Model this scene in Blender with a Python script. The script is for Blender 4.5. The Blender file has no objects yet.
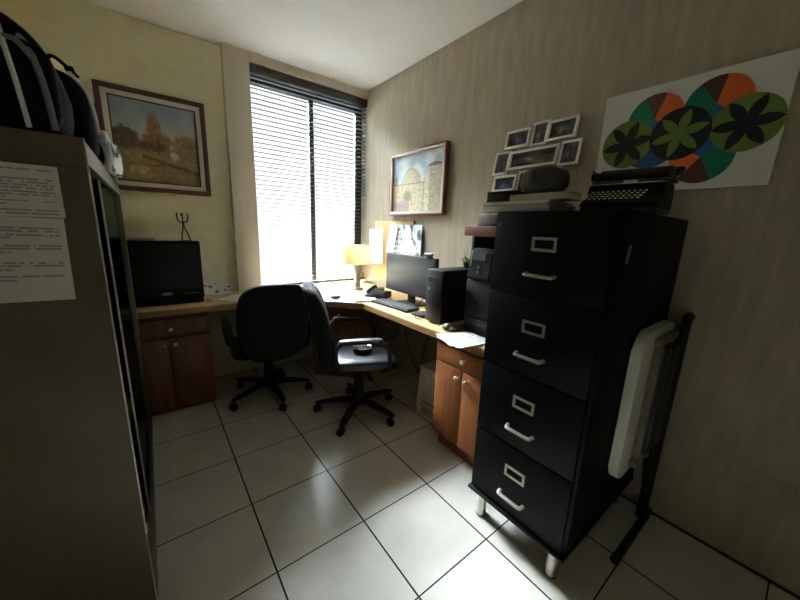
import bpy, bmesh, math, random
from mathutils import Vector, Matrix, noise
random.seed(4)
S = bpy.context.scene
COL = S.collection
PI = math.pi
R = math.radians

# ------------------------------------------------------------------ materials
def lin(c):
    return tuple(((x/255)/12.92 if x/255 <= .04045 else ((x/255+.055)/1.055)**2.4) for x in c)

def mat(name, rgb, rough=.6, metal=0., var=0., scale=20., stretch=(1, 1, 1), bump=0., bscale=None, spec=.5, coat=0.):
    m = bpy.data.materials.new(name); m.use_nodes = True
    nt = m.node_tree; b = nt.nodes['Principled BSDF']
    c = lin(rgb)
    b.inputs['Base Color'].default_value = (*c, 1)
    b.inputs['Roughness'].default_value = rough
    b.inputs['Metallic'].default_value = metal
    b.inputs['Specular IOR Level'].default_value = spec
    b.inputs['Coat Weight'].default_value = coat
    if var or bump:
        tc = nt.nodes.new('ShaderNodeTexCoord'); mp = nt.nodes.new('ShaderNodeMapping')
        mp.inputs['Scale'].default_value = stretch
        nz = nt.nodes.new('ShaderNodeTexNoise'); nz.inputs['Scale'].default_value = scale
        nz.inputs['Detail'].default_value = 5
        nt.links.new(tc.outputs['Object'], mp.inputs['Vector'])
        nt.links.new(mp.outputs['Vector'], nz.inputs['Vector'])
        if var:
            cr = nt.nodes.new('ShaderNodeValToRGB')
            cr.color_ramp.elements[0].position = .3; cr.color_ramp.elements[1].position = .7
            cr.color_ramp.elements[0].color = (*[max(0, x*(1-var)) for x in c], 1)
            cr.color_ramp.elements[1].color = (*[min(1, x*(1+var)) for x in c], 1)
            nt.links.new(nz.outputs['Fac'], cr.inputs['Fac'])
            nt.links.new(cr.outputs['Color'], b.inputs['Base Color'])
        if bump:
            bp = nt.nodes.new('ShaderNodeBump'); bp.inputs['Strength'].default_value = bump
            bp.inputs['Distance'].default_value = .004
            src = nz
            if bscale:
                src = nt.nodes.new('ShaderNodeTexNoise'); src.inputs['Scale'].default_value = bscale
                nt.links.new(mp.outputs['Vector'], src.inputs['Vector'])
            nt.links.new(src.outputs['Fac'], bp.inputs['Height'])
            nt.links.new(bp.outputs['Normal'], b.inputs['Normal'])
    return m

def tile_mat():
    m = bpy.data.materials.new('floor_tile'); m.use_nodes = True
    nt = m.node_tree; N = nt.nodes; Lk = nt.links; b = N['Principled BSDF']
    geo = N.new('ShaderNodeNewGeometry'); sep = N.new('ShaderNodeSeparateXYZ')
    Lk.new(geo.outputs['Position'], sep.inputs[0])
    def line(out, wd):
        a = N.new('ShaderNodeMath'); a.operation = 'ADD'; a.inputs[1].default_value = 40+wd/2
        Lk.new(out, a.inputs[0])
        d = N.new('ShaderNodeMath'); d.operation = 'MODULO'; d.inputs[1].default_value = .4
        Lk.new(a.outputs[0], d.inputs[0])
        l = N.new('ShaderNodeMath'); l.operation = 'LESS_THAN'; l.inputs[1].default_value = wd
        Lk.new(d.outputs[0], l.inputs[0]); return l
    lx, ly = line(sep.outputs[0], .0075), line(sep.outputs[1], .0058)
    mx = N.new('ShaderNodeMath'); mx.operation = 'MAXIMUM'
    Lk.new(lx.outputs[0], mx.inputs[0]); Lk.new(ly.outputs[0], mx.inputs[1])
    nz = N.new('ShaderNodeTexNoise'); nz.inputs['Scale'].default_value = 5; nz.inputs['Detail'].default_value = 6
    Lk.new(geo.outputs['Position'], nz.inputs['Vector'])
    cr = N.new('ShaderNodeValToRGB'); cr.color_ramp.elements[0].position = .3; cr.color_ramp.elements[1].position = .7
    cr.color_ramp.elements[0].color = (*lin((200, 195, 185)), 1)
    cr.color_ramp.elements[1].color = (*lin((216, 211, 201)), 1)
    Lk.new(nz.outputs['Fac'], cr.inputs['Fac'])
    mix = N.new('ShaderNodeMix'); mix.data_type = 'RGBA'
    Lk.new(mx.outputs[0], mix.inputs['Factor']); Lk.new(cr.outputs['Color'], mix.inputs['A'])
    mix.inputs['B'].default_value = (*lin((36, 31, 27)), 1)
    Lk.new(mix.outputs['Result'], b.inputs['Base Color'])
    rr = N.new('ShaderNodeMapRange'); rr.inputs['To Min'].default_value = .30; rr.inputs['To Max'].default_value = .85
    Lk.new(mx.outputs[0], rr.inputs['Value']); Lk.new(rr.outputs[0], b.inputs['Roughness'])
    inv = N.new('ShaderNodeMath'); inv.operation = 'SUBTRACT'; inv.inputs[0].default_value = 1
    Lk.new(mx.outputs[0], inv.inputs[1])
    bp = N.new('ShaderNodeBump'); bp.inputs['Strength'].default_value = .5; bp.inputs['Distance'].default_value = .002
    Lk.new(inv.outputs[0], bp.inputs['Height']); Lk.new(bp.outputs['Normal'], b.inputs['Normal'])
    return m

def wood(name, a, bcol, rough=.45, stretch=(1, 1, .08), scale=30, coat=0.):
    m = mat(name, a, rough, 0, .1, scale, stretch, .08, coat=coat)
    for n in m.node_tree.nodes:
        if n.type == 'VALTORGB':
            n.color_ramp.elements[0].color = (*lin(a), 1); n.color_ramp.elements[1].color = (*lin(bcol), 1)
    return m

def attr_mat(name, rough=.6):
    m = bpy.data.materials.new(name); m.use_nodes = True
    nt = m.node_tree; a = nt.nodes.new('ShaderNodeAttribute'); a.attribute_name = 'Col'
    nt.links.new(a.outputs['Color'], nt.nodes['Principled BSDF'].inputs['Base Color'])
    nt.nodes['Principled BSDF'].inputs['Roughness'].default_value = rough
    return m

def glass_mat(name, rgb, refl=.08):
    m = bpy.data.materials.new(name); m.use_nodes = True
    nt = m.node_tree; N = nt.nodes
    for n in list(N): N.remove(n)
    o = N.new('ShaderNodeOutputMaterial'); t = N.new('ShaderNodeBsdfTransparent'); g = N.new('ShaderNodeBsdfGlossy')
    t.inputs['Color'].default_value = (*lin(rgb), 1); g.inputs['Roughness'].default_value = .04; g.inputs['Color'].default_value = (*lin(rgb), 1)
    fr = N.new('ShaderNodeFresnel'); fr.inputs['IOR'].default_value = 1.45
    mx = N.new('ShaderNodeMixShader')
    nt.links.new(fr.outputs[0], mx.inputs[0]); nt.links.new(t.outputs[0], mx.inputs[1]); nt.links.new(g.outputs[0], mx.inputs[2])
    nt.links.new(mx.outputs[0], o.inputs[0]); return m

def shade_mat(name, rgb):
    m = bpy.data.materials.new(name); m.use_nodes = True
    nt = m.node_tree; N = nt.nodes; p = N['Principled BSDF']
    p.inputs['Base Color'].default_value = (*lin(rgb), 1); p.inputs['Roughness'].default_value = .9
    t = N.new('ShaderNodeBsdfTranslucent'); t.inputs['Color'].default_value = (*lin(rgb), 1)
    mx = N.new('ShaderNodeMixShader'); mx.inputs[0].default_value = .55
    nt.links.new(p.outputs[0], mx.inputs[1]); nt.links.new(t.outputs[0], mx.inputs[2])
    nt.links.new(mx.outputs[0], N['Material Output'].inputs[0]); return m

M = {}
M['tile'] = tile_mat()
M['ceiling'] = mat('ceiling_paint', (226, 224, 218), .95, 0, .03, 60, (1, 1, 1), .5, 220)
M['wall_taupe'] = mat('taupe_plaster', (162, 149, 129), .85, 0, .12, 9, (3.5, 3.5, .5), .35)
M['wall_dark'] = mat('dark_brown_paint', (130, 122, 108), .8)
M['wall_cream'] = mat('cream_paint', (222, 214, 180), .85, 0, .04, 12, (1, 1, 1), .2, 160)
M['wall_pier'] = mat('taupe_paint', (206, 196, 180), .85, 0, .04, 8, (2, 2, .5), .2)
M['bronze'] = mat('bronze_aluminium', (50, 44, 40), .45, .3)
M['slat'] = mat('blind_slat', (94, 93, 92), .5)
M['valance'] = mat('blind_valance', (66, 62, 60), .5)
M['cord'] = mat('blind_cord', (120, 116, 112), .8)
M['glass'] = glass_mat('window_glass', (245, 250, 250))
M['cupglass'] = glass_mat('cabinet_glass', (150, 182, 182))
M['oak'] = wood('oak_laminate', (196, 158, 104), (218, 184, 130), .4, (.12, 2, 2), 26)
M['oakedge'] = wood('oak_edge', (172, 128, 78), (190, 146, 92), .45, (.1, .1, 3), 20)
M['cherry'] = wood('cherry_wood', (138, 82, 46), (166, 104, 62), .4, (1.6, 1.6, .12), 24, .1)
M['darkcherry'] = wood('dark_cherry_wood', (122, 72, 48), (146, 92, 64), .42, (1.6, 1.6, .12), 24, .1)
M['brownshelf'] = wood('brown_shelf_wood', (120, 70, 50), (140, 84, 62), .5, (.2, 2, 2), 24)
M['frame_brown'] = wood('frame_wood', (74, 44, 32), (94, 58, 42), .45, (1, 1, 1), 14)
M['frame_red'] = wood('frame_red_wood', (126, 70, 52), (146, 86, 64), .45, (1, 1, 1), 14)
M['mat_cream'] = mat('mat_board', (206, 196, 180), .8)
M['liner'] = mat('frame_liner', (60, 42, 34), .6)
M['black_metal'] = mat('black_enamel', (4, 4, 5), .55, 0, .2, 18, (1, 1, 1), .03, spec=.13)
M['black_plastic'] = mat('black_plastic', (15, 15, 16), .48, spec=.35)
M['black_gloss'] = mat('black_gloss', (14, 15, 17), .42)
M['screen'] = mat('dark_screen', (26, 29, 34), .55, spec=.3)
M['lcd'] = mat('grey_lcd', (96, 104, 108), .25)
M['fabric'] = mat('black_fabric', (26, 27, 29), .9, 0, .25, 160, (1, 1, 1), .25)
M['leather'] = mat('black_leather', (30, 31, 33), .33, 0, .1, 60, (1, 1, 1), .12, 180)
M['chrome'] = mat('brushed_chrome', (200, 196, 188), .3, .9)
M['nickel'] = mat('satin_nickel', (188, 180, 165), .38, .75)
M['white_knob'] = mat('white_ceramic', (232, 226, 212), .25)
M['white_plastic'] = mat('white_plastic', (214, 210, 196), .45)
M['table_edge'] = mat('grey_beige_table_edge', (112, 104, 90), .7, 0, .2, 30)  # mottled grey-beige, darker than the white tabletop
M['beige_plastic'] = mat('beige_plastic', (206, 196, 172), .5)
M['grey_plastic'] = mat('grey_plastic', (128, 130, 132), .45)
M['cup_metal'] = mat('cabinet_metal', (100, 87, 69), .45, .15, .12, 6, (1, 1, 1), .04, 60)
M['cup_inner'] = mat('cabinet_inside', (78, 76, 68), .7)
M['jamb'] = mat('cabinet_jamb', (112, 104, 90), .4, .5)
M['white_edge'] = mat('aluminium_edge', (220, 220, 214), .3, .7)
M['paper'] = attr_mat('printed_paper', .8)
M['art'] = attr_mat('painted_canvas', .75)
M['photo'] = attr_mat('photo_print', .3)
M['plain_paper'] = mat('white_paper', (232, 232, 230), .8)
M['cork'] = mat('cork', (200, 160, 112), .9, 0, .18, 120, (1, 1, 1), .2)
M['white_frame'] = mat('white_frame', (232, 230, 222), .4)
M['greywool'] = mat('grey_cloth', (86, 80, 72), .8, 0, .3, 22, (4, 4, .6), .3)
M['shade'] = shade_mat('lampshade_fabric', (243, 231, 200))
M['lampgrey'] = mat('grey_lamp_post', (150, 146, 138), .4, .4)
M['leaf'] = mat('leaf_green', (72, 132, 48), .5)
M['soil'] = mat('dark_pot', (40, 34, 30), .8)
M['beige_book'] = mat('beige_cover', (176, 168, 146), .7)
M['cream_pages'] = mat('cream_pages', (210, 204, 186), .8)
M['bagblack'] = mat('black_nylon', (20, 20, 23), .85, 0, .25, 40, (1, 1, 1), .3, spec=.1)
M['baggrey'] = mat('grey_webbing', (104, 106, 108), .8)
M['bagwhite'] = mat('white_piping', (214, 216, 218), .5)
M['brown_leather'] = mat('brown_leather', (58, 38, 28), .55)
M['silver'] = mat('polished_steel', (210, 206, 196), .18, .95)
M['foot_strip'] = mat('dark_strip', (40, 34, 28), .9)

def patterned():
    m = bpy.data.materials.new('black_white_print'); m.use_nodes = True
    nt = m.node_tree; b = nt.nodes['Principled BSDF']
    tc = nt.nodes.new('ShaderNodeTexCoord'); w = nt.nodes.new('ShaderNodeTexWave')
    w.inputs['Scale'].default_value = 7; w.inputs['Distortion'].default_value = 9; w.inputs['Detail'].default_value = 1.5
    cr = nt.nodes.new('ShaderNodeValToRGB'); cr.color_ramp.interpolation = 'CONSTANT'
    cr.color_ramp.elements[0].color = (*lin((30, 30, 32)), 1); cr.color_ramp.elements[1].position = .22
    cr.color_ramp.elements[1].color = (*lin((206, 210, 212)), 1)
    nt.links.new(tc.outputs['Object'], w.inputs['Vector']); nt.links.new(w.outputs['Fac'], cr.inputs['Fac'])
    nt.links.new(cr.outputs['Color'], b.inputs['Base Color']); b.inputs['Roughness'].default_value = .5
    return m
M['print'] = patterned()

# ------------------------------------------------------------------ mesh helpers
def nb(): return bmesh.new()

def xf(verts, M4):
    for v in verts: v.co = M4 @ v.co

def bx(bm, x0, x1, y0, y1, z0, z1, bev=0., seg=2, M4=None):
    vs = [bm.verts.new((x, y, z)) for x in (x0, x1) for y in (y0, y1) for z in (z0, z1)]
    q = [(0, 1, 3, 2), (4, 6, 7, 5), (0, 4, 5, 1), (2, 3, 7, 6), (0, 2, 6, 4), (1, 5, 7, 3)]
    fs = [bm.faces.new([vs[i] for i in f]) for f in q]
    if M4 is not None: xf(vs, M4)
    if bev:
        es = list({e for f in fs for e in f.edges})
        bmesh.ops.bevel(bm, geom=es, offset=bev, segments=seg, affect='EDGES', profile=.5)

def frame_of(d):
    d = d.normalized()
    a = Vector((0, 0, 1)) if abs(d.z) < .9 else Vector((1, 0, 0))
    u = d.cross(a).normalized(); return u, d.cross(u).normalized()

def cyl(bm, p, q, r0, r1=None, n=16):
    p, q = Vector(p), Vector(q); r1 = r0 if r1 is None else r1
    u, w = frame_of(q-p)
    A = [bm.verts.new(p+(u*math.cos(2*PI*i/n)+w*math.sin(2*PI*i/n))*r0) for i in range(n)]
    B = [bm.verts.new(q+(u*math.cos(2*PI*i/n)+w*math.sin(2*PI*i/n))*r1) for i in range(n)]
    for i in range(n): bm.faces.new((A[i], A[(i+1) % n], B[(i+1) % n], B[i]))
    bm.faces.new(A[::-1]); bm.faces.new(B)

def spline(pts, k=6):
    P = [Vector(p) for p in pts]; P = [P[0]*2-P[1]]+P+[P[-1]*2-P[-2]]; o = []
    for i in range(1, len(P)-2):
        a, b, c, d = P[i-1:i+3]
        for j in range(k):
            t = j/k
            o.append(.5*((2*b)+(c-a)*t+(2*a-5*b+4*c-d)*t*t+(3*b-a-3*c+d)*t**3))
    return o+[P[-2]]

def tube(bm, pts, r, n=8, k=6, flat=1., up=None):
    P = spline(pts, k) if k else [Vector(p) for p in pts]
    rings = []; u = None
    for i, p in enumerate(P):
        d = (P[min(i+1, len(P)-1)]-P[max(i-1, 0)]).normalized()
        if up is not None:
            u = Vector(up).cross(d).normalized()
        elif u is None: u, _ = frame_of(d)
        else:
            u = (u-d*u.dot(d)).normalized()
        w = d.cross(u)
        rings.append([bm.verts.new(p+u*math.cos(2*PI*j/n)*r+w*math.sin(2*PI*j/n)*r*flat) for j in range(n)])
    for a, b in zip(rings, rings[1:]):
        for j in range(n): bm.faces.new((a[j], a[(j+1) % n], b[(j+1) % n], b[j]))
    bm.faces.new(rings[0][::-1]); bm.faces.new(rings[-1])

def lathe(bm, prof, c=(0, 0, 0), n=24, M4=None):
    c = Vector(c); rings = []; allv = []
    for r, z in prof:
        if r < 1e-5: v = [bm.verts.new(c+Vector((0, 0, z)))]
        else: v = [bm.verts.new(c+Vector((r*math.cos(2*PI*j/n), r*math.sin(2*PI*j/n), z))) for j in range(n)]
        rings.append(v); allv += v
    for a, b in zip(rings, rings[1:]):
        for j in range(n):
            k = (j+1) % n
            if len(a) == 1 and len(b) == 1: continue
            if len(a) == 1: bm.faces.new((a[0], b[k], b[j]))
            elif len(b) == 1: bm.faces.new((a[j], a[k], b[0]))
            else: bm.faces.new((a[j], a[k], b[k], b[j]))
    if len(rings[0]) > 1: bm.faces.new(rings[0][::-1])
    if len(rings[-1]) > 1: bm.faces.new(rings[-1])
    if M4 is not None: xf(allv, M4)

def prism(bm, poly, z0, z1, bev=0., M4=None):
    A = [bm.verts.new((x, y, z0)) for x, y in poly]; B = [bm.verts.new((x, y, z1)) for x, y in poly]; n = len(poly)
    fs = [bm.faces.new(A[::-1]), bm.faces.new(B)]
    for i in range(n): fs.append(bm.faces.new((A[i], A[(i+1) % n], B[(i+1) % n], B[i])))
    if M4 is not None: xf(A+B, M4)
    if bev:
        es = list({e for f in fs for e in f.edges})
        bmesh.ops.bevel(bm, geom=es, offset=bev, segments=2, affect='EDGES', profile=.5)

def sup(bm, c, h, e1=.4, e2=.4, nu=28, nv=14, fn=None, M4=None):
    """superellipsoid cushion: centre c, half sizes h"""
    def pw(t, e): return math.copysign(abs(t)**e, t)
    rows = []
    for i in range(nv+1):
        a = -PI/2+PI*i/nv
        cz, sz = pw(math.cos(a), e1) if 0 < i < nv else 0, pw(math.sin(a), e1)
        if i in (0, nv): pts = [(0, 0, sz)]
        else: pts = [(cz*pw(math.cos(2*PI*j/nu), e2), cz*pw(math.sin(2*PI*j/nu), e2), sz) for j in range(nu)]
        row = []
        for x, y, z in pts:
            p = Vector((x*h[0], y*h[1], z*h[2]))
            if fn: p = fn(p)
            p += Vector(c)
            if M4 is not None: p = M4 @ p
            row.append(bm.verts.new(p))
        rows.append(row)
    for a, b in zip(rows, rows[1:]):
        for j in range(nu):
            k = (j+1) % nu
            if len(a) == 1: bm.faces.new((a[0], b[k], b[j]))
            elif len(b) == 1: bm.faces.new((a[j], a[k], b[0]))
            else: bm.faces.new((a[j], a[k], b[k], b[j]))

def link(o, parent=None):
    COL.objects.link(o)
    if parent is not None: o.parent = parent
    return o

def base_of(o):
    while o.parent: o = o.parent
    return Vector(o.location)

def obj(name, bm, m, parent=None, w=True, smooth=35, label=None):
    """link a bmesh as ONE object. w: the shape was drawn in room coordinates, shift it to its thing's base"""
    me = bpy.data.meshes.new(name)
    if parent is not None and w:
        b = base_of(parent)
        for v in bm.verts: v.co -= b
    bmesh.ops.recalc_face_normals(bm, faces=bm.faces[:])
    bm.to_mesh(me); bm.free()
    for mm in (m if isinstance(m, (list, tuple)) else [m]): me.materials.append(mm)
    for p in me.polygons: p.use_smooth = True
    if smooth: me.set_sharp_from_angle(angle=R(smooth))
    o = link(bpy.data.objects.new(name, me), parent)
    if label: o['label'] = label
    return o

def one(name, label, cat, bm, m, base=None, group=None, smooth=35):
    """a thing that is a single mesh, its origin at its base"""
    if base is None:
        xs = [v.co.x for v in bm.verts]; ys = [v.co.y for v in bm.verts]; zs = [v.co.z for v in bm.verts]
        base = ((min(xs)+max(xs))/2, (min(ys)+max(ys))/2, min(zs))
    for v in bm.verts: v.co -= Vector(base)
    o = obj(name, bm, m, None, False, smooth); o.location = base
    o['label'] = label; o['category'] = cat
    if group: o['group'] = group
    return o

def thing(name, label, cat, loc=(0, 0, 0), rz=0., group=None):
    o = bpy.data.objects.new(name, None); link(o); o.empty_display_size = .05
    o.location = loc; o.rotation_euler = (0, 0, rz); o['label'] = label; o['category'] = cat
    if group: o['group'] = group
    return o

def struct(name, bm, m, parent=None, smooth=35):
    o = obj(name, bm, m, parent, False, smooth)
    if parent is None: o['kind'] = 'structure'
    return o

def picture(bm, O, U, V, w, h, nu, nv, fn, th=.004):
    """a flat printed or painted rectangle with thickness; fn(u,v)->rgb 0..255, v up. O is its lower left front corner"""
    O, U, V = Vector(O), Vector(U).normalized(), Vector(V).normalized(); N = U.cross(V)
    lay = bm.loops.layers.float_color.get('Col') or bm.loops.layers.float_color.new('Col')
    g = [[bm.verts.new(O+U*(w*i/nu)+V*(h*j/nv)) for i in range(nu+1)] for j in range(nv+1)]
    for j in range(nv):
        for i in range(nu):
            f = bm.faces.new((g[j][i], g[j][i+1], g[j+1][i+1], g[j+1][i]))
            c = (*lin(fn((i+.5)/nu, (j+.5)/nv)), 1)
            for l in f.loops: l[lay] = c
    bc = (*lin((225, 222, 214)), 1)
    ring = [g[0][i] for i in range(nu+1)]+[g[j][nu] for j in range(1, nv+1)]+[g[nv][i] for i in range(nu-1, -1, -1)]+[g[j][0] for j in range(nv-1, 0, -1)]
    bk = [bm.verts.new(v.co-N*th) for v in ring]; n = len(ring)
    for i in range(n):
        f = bm.faces.new((ring[i], bk[i], bk[(i+1) % n], ring[(i+1) % n]))
        for l in f.loops: l[lay] = bc
    f = bm.faces.new(bk[::-1])
    for l in f.loops: l[lay] = bc

def frame_bars(bm, O, U, V, w, h, b, t, back=0., bev=.003):
    """four mitred-looking bars of a frame; O lower-left outer corner on the wall side, N = UxV towards the room"""
    O, U, V = Vector(O), Vector(U).normalized(), Vector(V).normalized(); N = U.cross(V)
    A = Matrix(((U.x, V.x, N.x, O.x), (U.y, V.y, N.y, O.y), (U.z, V.z, N.z, O.z), (0, 0, 0, 1)))
    for (a0, a1, c0, c1) in ((0, w, 0, b), (0, w, h-b, h), (0, b, b, h-b), (w-b, w, b, h-b)):
        bx(bm, a0, a1, c0, c1, back, t, bev, 2, A)
def panel(bm, O, U, V, a0, a1, c0, c1, n0, n1, bev=0.):
    O, U, V = Vector(O), Vector(U).normalized(), Vector(V).normalized(); N = U.cross(V)
    A = Matrix(((U.x, V.x, N.x, O.x), (U.y, V.y, N.y, O.y), (U.z, V.z, N.z, O.z), (0, 0, 0, 1)))
    bx(bm, a0, a1, c0, c1, n0, n1, bev, 2, A)

def textfn(rows, seed, left=.08, right=.94, ink=(120, 120, 122), paper=(226, 225, 220), gaps=(), top=.94, bot=.06, short=()):
    def fn(u, v):
        if not (left < u < right and bot < v < top): return paper
        r = (top-v)/(top-bot)*rows; k = int(r)
        if k in gaps or r-k < .45: return paper
        if k in short and u > .55: return paper
        h = math.sin((int(u*46)+1)*12.9898+k*78.233+seed)*43758.5453; h -= math.floor(h)
        return ink if h > .2 else paper
    return fn

# ------------------------------------------------------------------ the room
XR, XL, YB, YP, YF, H = 1.6, -.81, .435, .365, -4.2, 2.678
b = nb(); bx(b, XL-.1, XR+.1, YF-.1, YB+.16, -.08, 0); struct('floor', b, M['tile'])
b = nb(); bx(b, XL-.1, XR+.1, YF-.1, YB+.16, H, H+.1); struct('ceiling', b, M['ceiling'])
b = nb(); bx(b, XR, XR+.12, YF-.1, YB+.16, 0, H); struct('wall_right', b, M['wall_taupe'])
b = nb(); bx(b, XL-.12, XL, YF-.1, YB+.16, 0, H); struct('wall_left', b, M['wall_cream'])
b = nb(); bx(b, XL, XR, YF-.12, YF, 0, H); struct('wall_front', b, M['wall_dark'])
b = nb(); bx(b, XL, .33, YB, YB+.16, 0, H); bx(b, .33, XR, YB, YB+.16, 0, .745); struct('wall_back', b, M['wall_cream'])
b = nb(); bx(b, .31, .50, YP, YB+.16, .766, H, .004); struct('trim_1', b, M['wall_pier'])            # pier beside the window
b = nb(); bx(b, .50, XR, YP, YB+.16, 2.605, H); struct('trim_2', b, M['wall_pier'])                 # beam over the window
b = nb(); bx(b, XR-.006, XR, YF, -1.86, 0, .012); struct('dark_strip_right', b, M['foot_strip'])  # thin dark strip along the foot of the right wall
wx0, wx1, wz0, wz1, wy0, wy1 = .50, XR, .766, 2.605, .475, .52
b = nb()
for a in ((wx0, wx1, wz0, wz0+.03), (wx0, wx1, 2.49, wz1), (wx0, wx0+.02, wz0+.03, 2.49), (wx1-.075, wx1, wz0+.03, 2.49), (1.03, 1.075, wz0+.03, 2.49)):
    bx(b, a[0], a[1], wy0, wy1, a[2], a[3], .003)
win = struct('window_1', b, M['bronze'])
for a, c in ((wx0+.02, 1.03), (1.075, wx1-.075)):
    b = nb(); bx(b, a, c, .497, .501, wz0+.03, 2.49); obj('pane', b, M['glass'], win, False)

# ------------------------------------------------------------------ window blind
t = thing('window_blind', 'wide grey horizontal slat blind covering the bright window beside the pier', 'blind', (1.05, .40, .80))
b = nb(); bx(b, .503, 1.597, .368, .425, 2.535, 2.60, .004); obj('headrail', b, M['valance'], t)
b = nb(); z = .835; k = 0
while z < 2.515:
    A = Matrix.Translation((0, .398, z)) @ Matrix.Rotation(R(-5), 4, 'X')
    for (y0, y1, d) in ((-.0156, -.0052, -.0008), (-.0052, .0052, 0), (.0052, .0156, -.0008)):
        bx(b, .506, 1.594, y0, y1, d-.0007, d+.0009, 0, 1, A)
    z += .0372; k += 1
obj('slats', b, M['slat'], t)
b = nb(); bx(b, .505, 1.595, .380, .416, .800, .818, .004); obj('bottom_rail', b, M['slat'], t)
for x in (.68, 1.05, 1.43):
    b = nb()
    for y in (.3725, .4235): cyl(b, (x, y, .812), (x, y, 2.54), .0011, n=6)
    obj('ladder_cord', b, M['cord'], t)

# ------------------------------------------------------------------ desk: one continuous worktop
poly = [(-.805, .43), (-.805, -.05), (.56, -.05), (1.04, -.53), (1.04, -1.835), (1.597, -1.835), (1.597, .43)]
t = thing('desk', 'corner desk with pale oak worktop running under the window and along right wall', 'desk', (1.2, 0, .72))
b = nb(); prism(b, poly, .7205, .7655, .004); obj('worktop', b, M['oak'], t)
b = nb()
for (p, q) in zip(poly[1:4], poly[2:5]):
    p, q = Vector((*p, 0)), Vector((*q, 0)); d = (q-p).normalized(); n = Vector((-d.y, d.x, 0))
    if n.dot(Vector((0, -1, 0))+Vector((-1, 0, 0))) < 0: n = -n
    A = Matrix(((d.x, n.x, 0, p.x), (d.y, n.y, 0, p.y), (0, 0, 1, .72), (0, 0, 0, 1)))
    bx(b, 0, (q-p).length, -.001, .003, .002, .041, .001, 1, A)
obj('edge_band', b, M['oakedge'], t)

def knob(parent, p, d, m='white_knob', r=.014, label=None):
    b = nb(); p, d = Vector(p), Vector(d)
    rot = Vector((0, 0, 1)).rotation_difference(d).to_matrix().to_4x4()
    lathe(b, [(.006, 0), (.0055, .009), (r*.8, .013), (r, .019), (r*.85, .025), (r*.35, .028), (0, .0285)], (0, 0, 0), 18, Matrix.Translation(p) @ rot)
    return obj('knob', b, M[m], parent)

def raised(b, axis, s, a0, a1, z0, z1, out, th=.018):
    """a door or drawer front: slab with a raised inner field. axis 'y': faces -y at y=s; 'x': faces -x at x=s"""
    f = (lambda u0, u1, n0, n1, c0, c1, bv: bx(b, u0, u1, s-n1, s-n0, c0, c1, bv)) if axis == 'y' else (lambda u0, u1, n0, n1, c0, c1, bv: bx(b, s-n1, s-n0, u0, u1, c0, c1, bv))
    f(a0, a1, .001, th, z0, z1, .003)

# left cabinet under the desk, faces the camera
t = thing('drawer_cabinet', 'dark cherry cabinet with one drawer and two doors below the black television', 'cabinet', (-.23, .18, 0))
cb = nb(); bx(cb, -.48, .022, -.022, .425, .0, .72, .002); obj('body', cb, M['darkcherry'], t)
b = nb(); raised(b, 'y', -.022, -.477, .019, .563, .690, -1); d = obj('drawer', b, M['darkcherry'], t)
knob(d, (-.215, -.040, .625), (0, -1, 0))
for a0, a1, kx in ((-.477, -.232, -.262), (-.227, .019, -.198)):
    b = nb(); raised(b, 'y', -.022, a0, a1, .03, .553, -1); d = obj('door', b, M['darkcherry'], t)
    knob(d, (kx, -.040, .512), (0, -1, 0))

# right cabinet, faces into the room
t = thing('drawer_cabinet', 'orange-brown wooden cabinet with white knobs beside the black filing cabinet', 'cabinet', (1.32, -1.58, 0))
b = nb(); bx(b, 1.068, 1.59, -1.80, -1.362, .10, .72, .002); obj('body', b, M['cherry'], t)
b = nb(); bx(b, 1.11, 1.58, -1.80, -1.372, 0, .0995); obj('plinth', b, M['darkcherry'], t)
b = nb(); raised(b, 'x', 1.068, -1.798, -1.364, .592, .700, -1); d = obj('drawer', b, M['cherry'], t)
knob(d, (1.05, -1.582, .647), (-1, 0, 0))
for a0, a1, ky in ((-1.573, -1.364, -1.543), (-1.798, -1.578, -1.612)):
    b = nb(); raised(b, 'x', 1.068, a0, a1, .112, .583, -1); d = obj('door', b, M['cherry'], t)
    knob(d, (1.05, ky, .535), (-1, 0, 0))

# corner cabinet under the diagonal edge
A = Vector((.815, -.015)); B2 = Vector((1.175, -.375)); n = Vector((.7071, .7071))
t = thing('corner_cabinet', 'dark brown corner cabinet under the slanted desk edge behind the right chair', 'cabinet', (1.12, -.07, 0))
b = nb(); prism(b, [A, B2, B2+n*.36, A+n*.36], .09, .72, .002); obj('body', b, M['darkcherry'], t)
b = nb(); prism(b, [A+n*.03, B2+n*.03, B2+n*.34, A+n*.34], 0, .0895); obj('plinth', b, M['darkcherry'], t)
for z0, z1 in ((.10, .40), (.41, .71)):
    b = nb(); e = (B2-A).normalized(); prism(b, [A+e*.004-n*.016, B2-e*.004-n*.016, B2-e*.004-n*.001, A+e*.004-n*.001], z0, z1, .002)
    d = obj('drawer', b, M['darkcherry'], t); c = (A+B2)/2-n*.016
    knob(d, (c.x, c.y, (z0+z1)/2+.05), (-.7071, -.7071, 0), 'nickel', .012)

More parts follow.
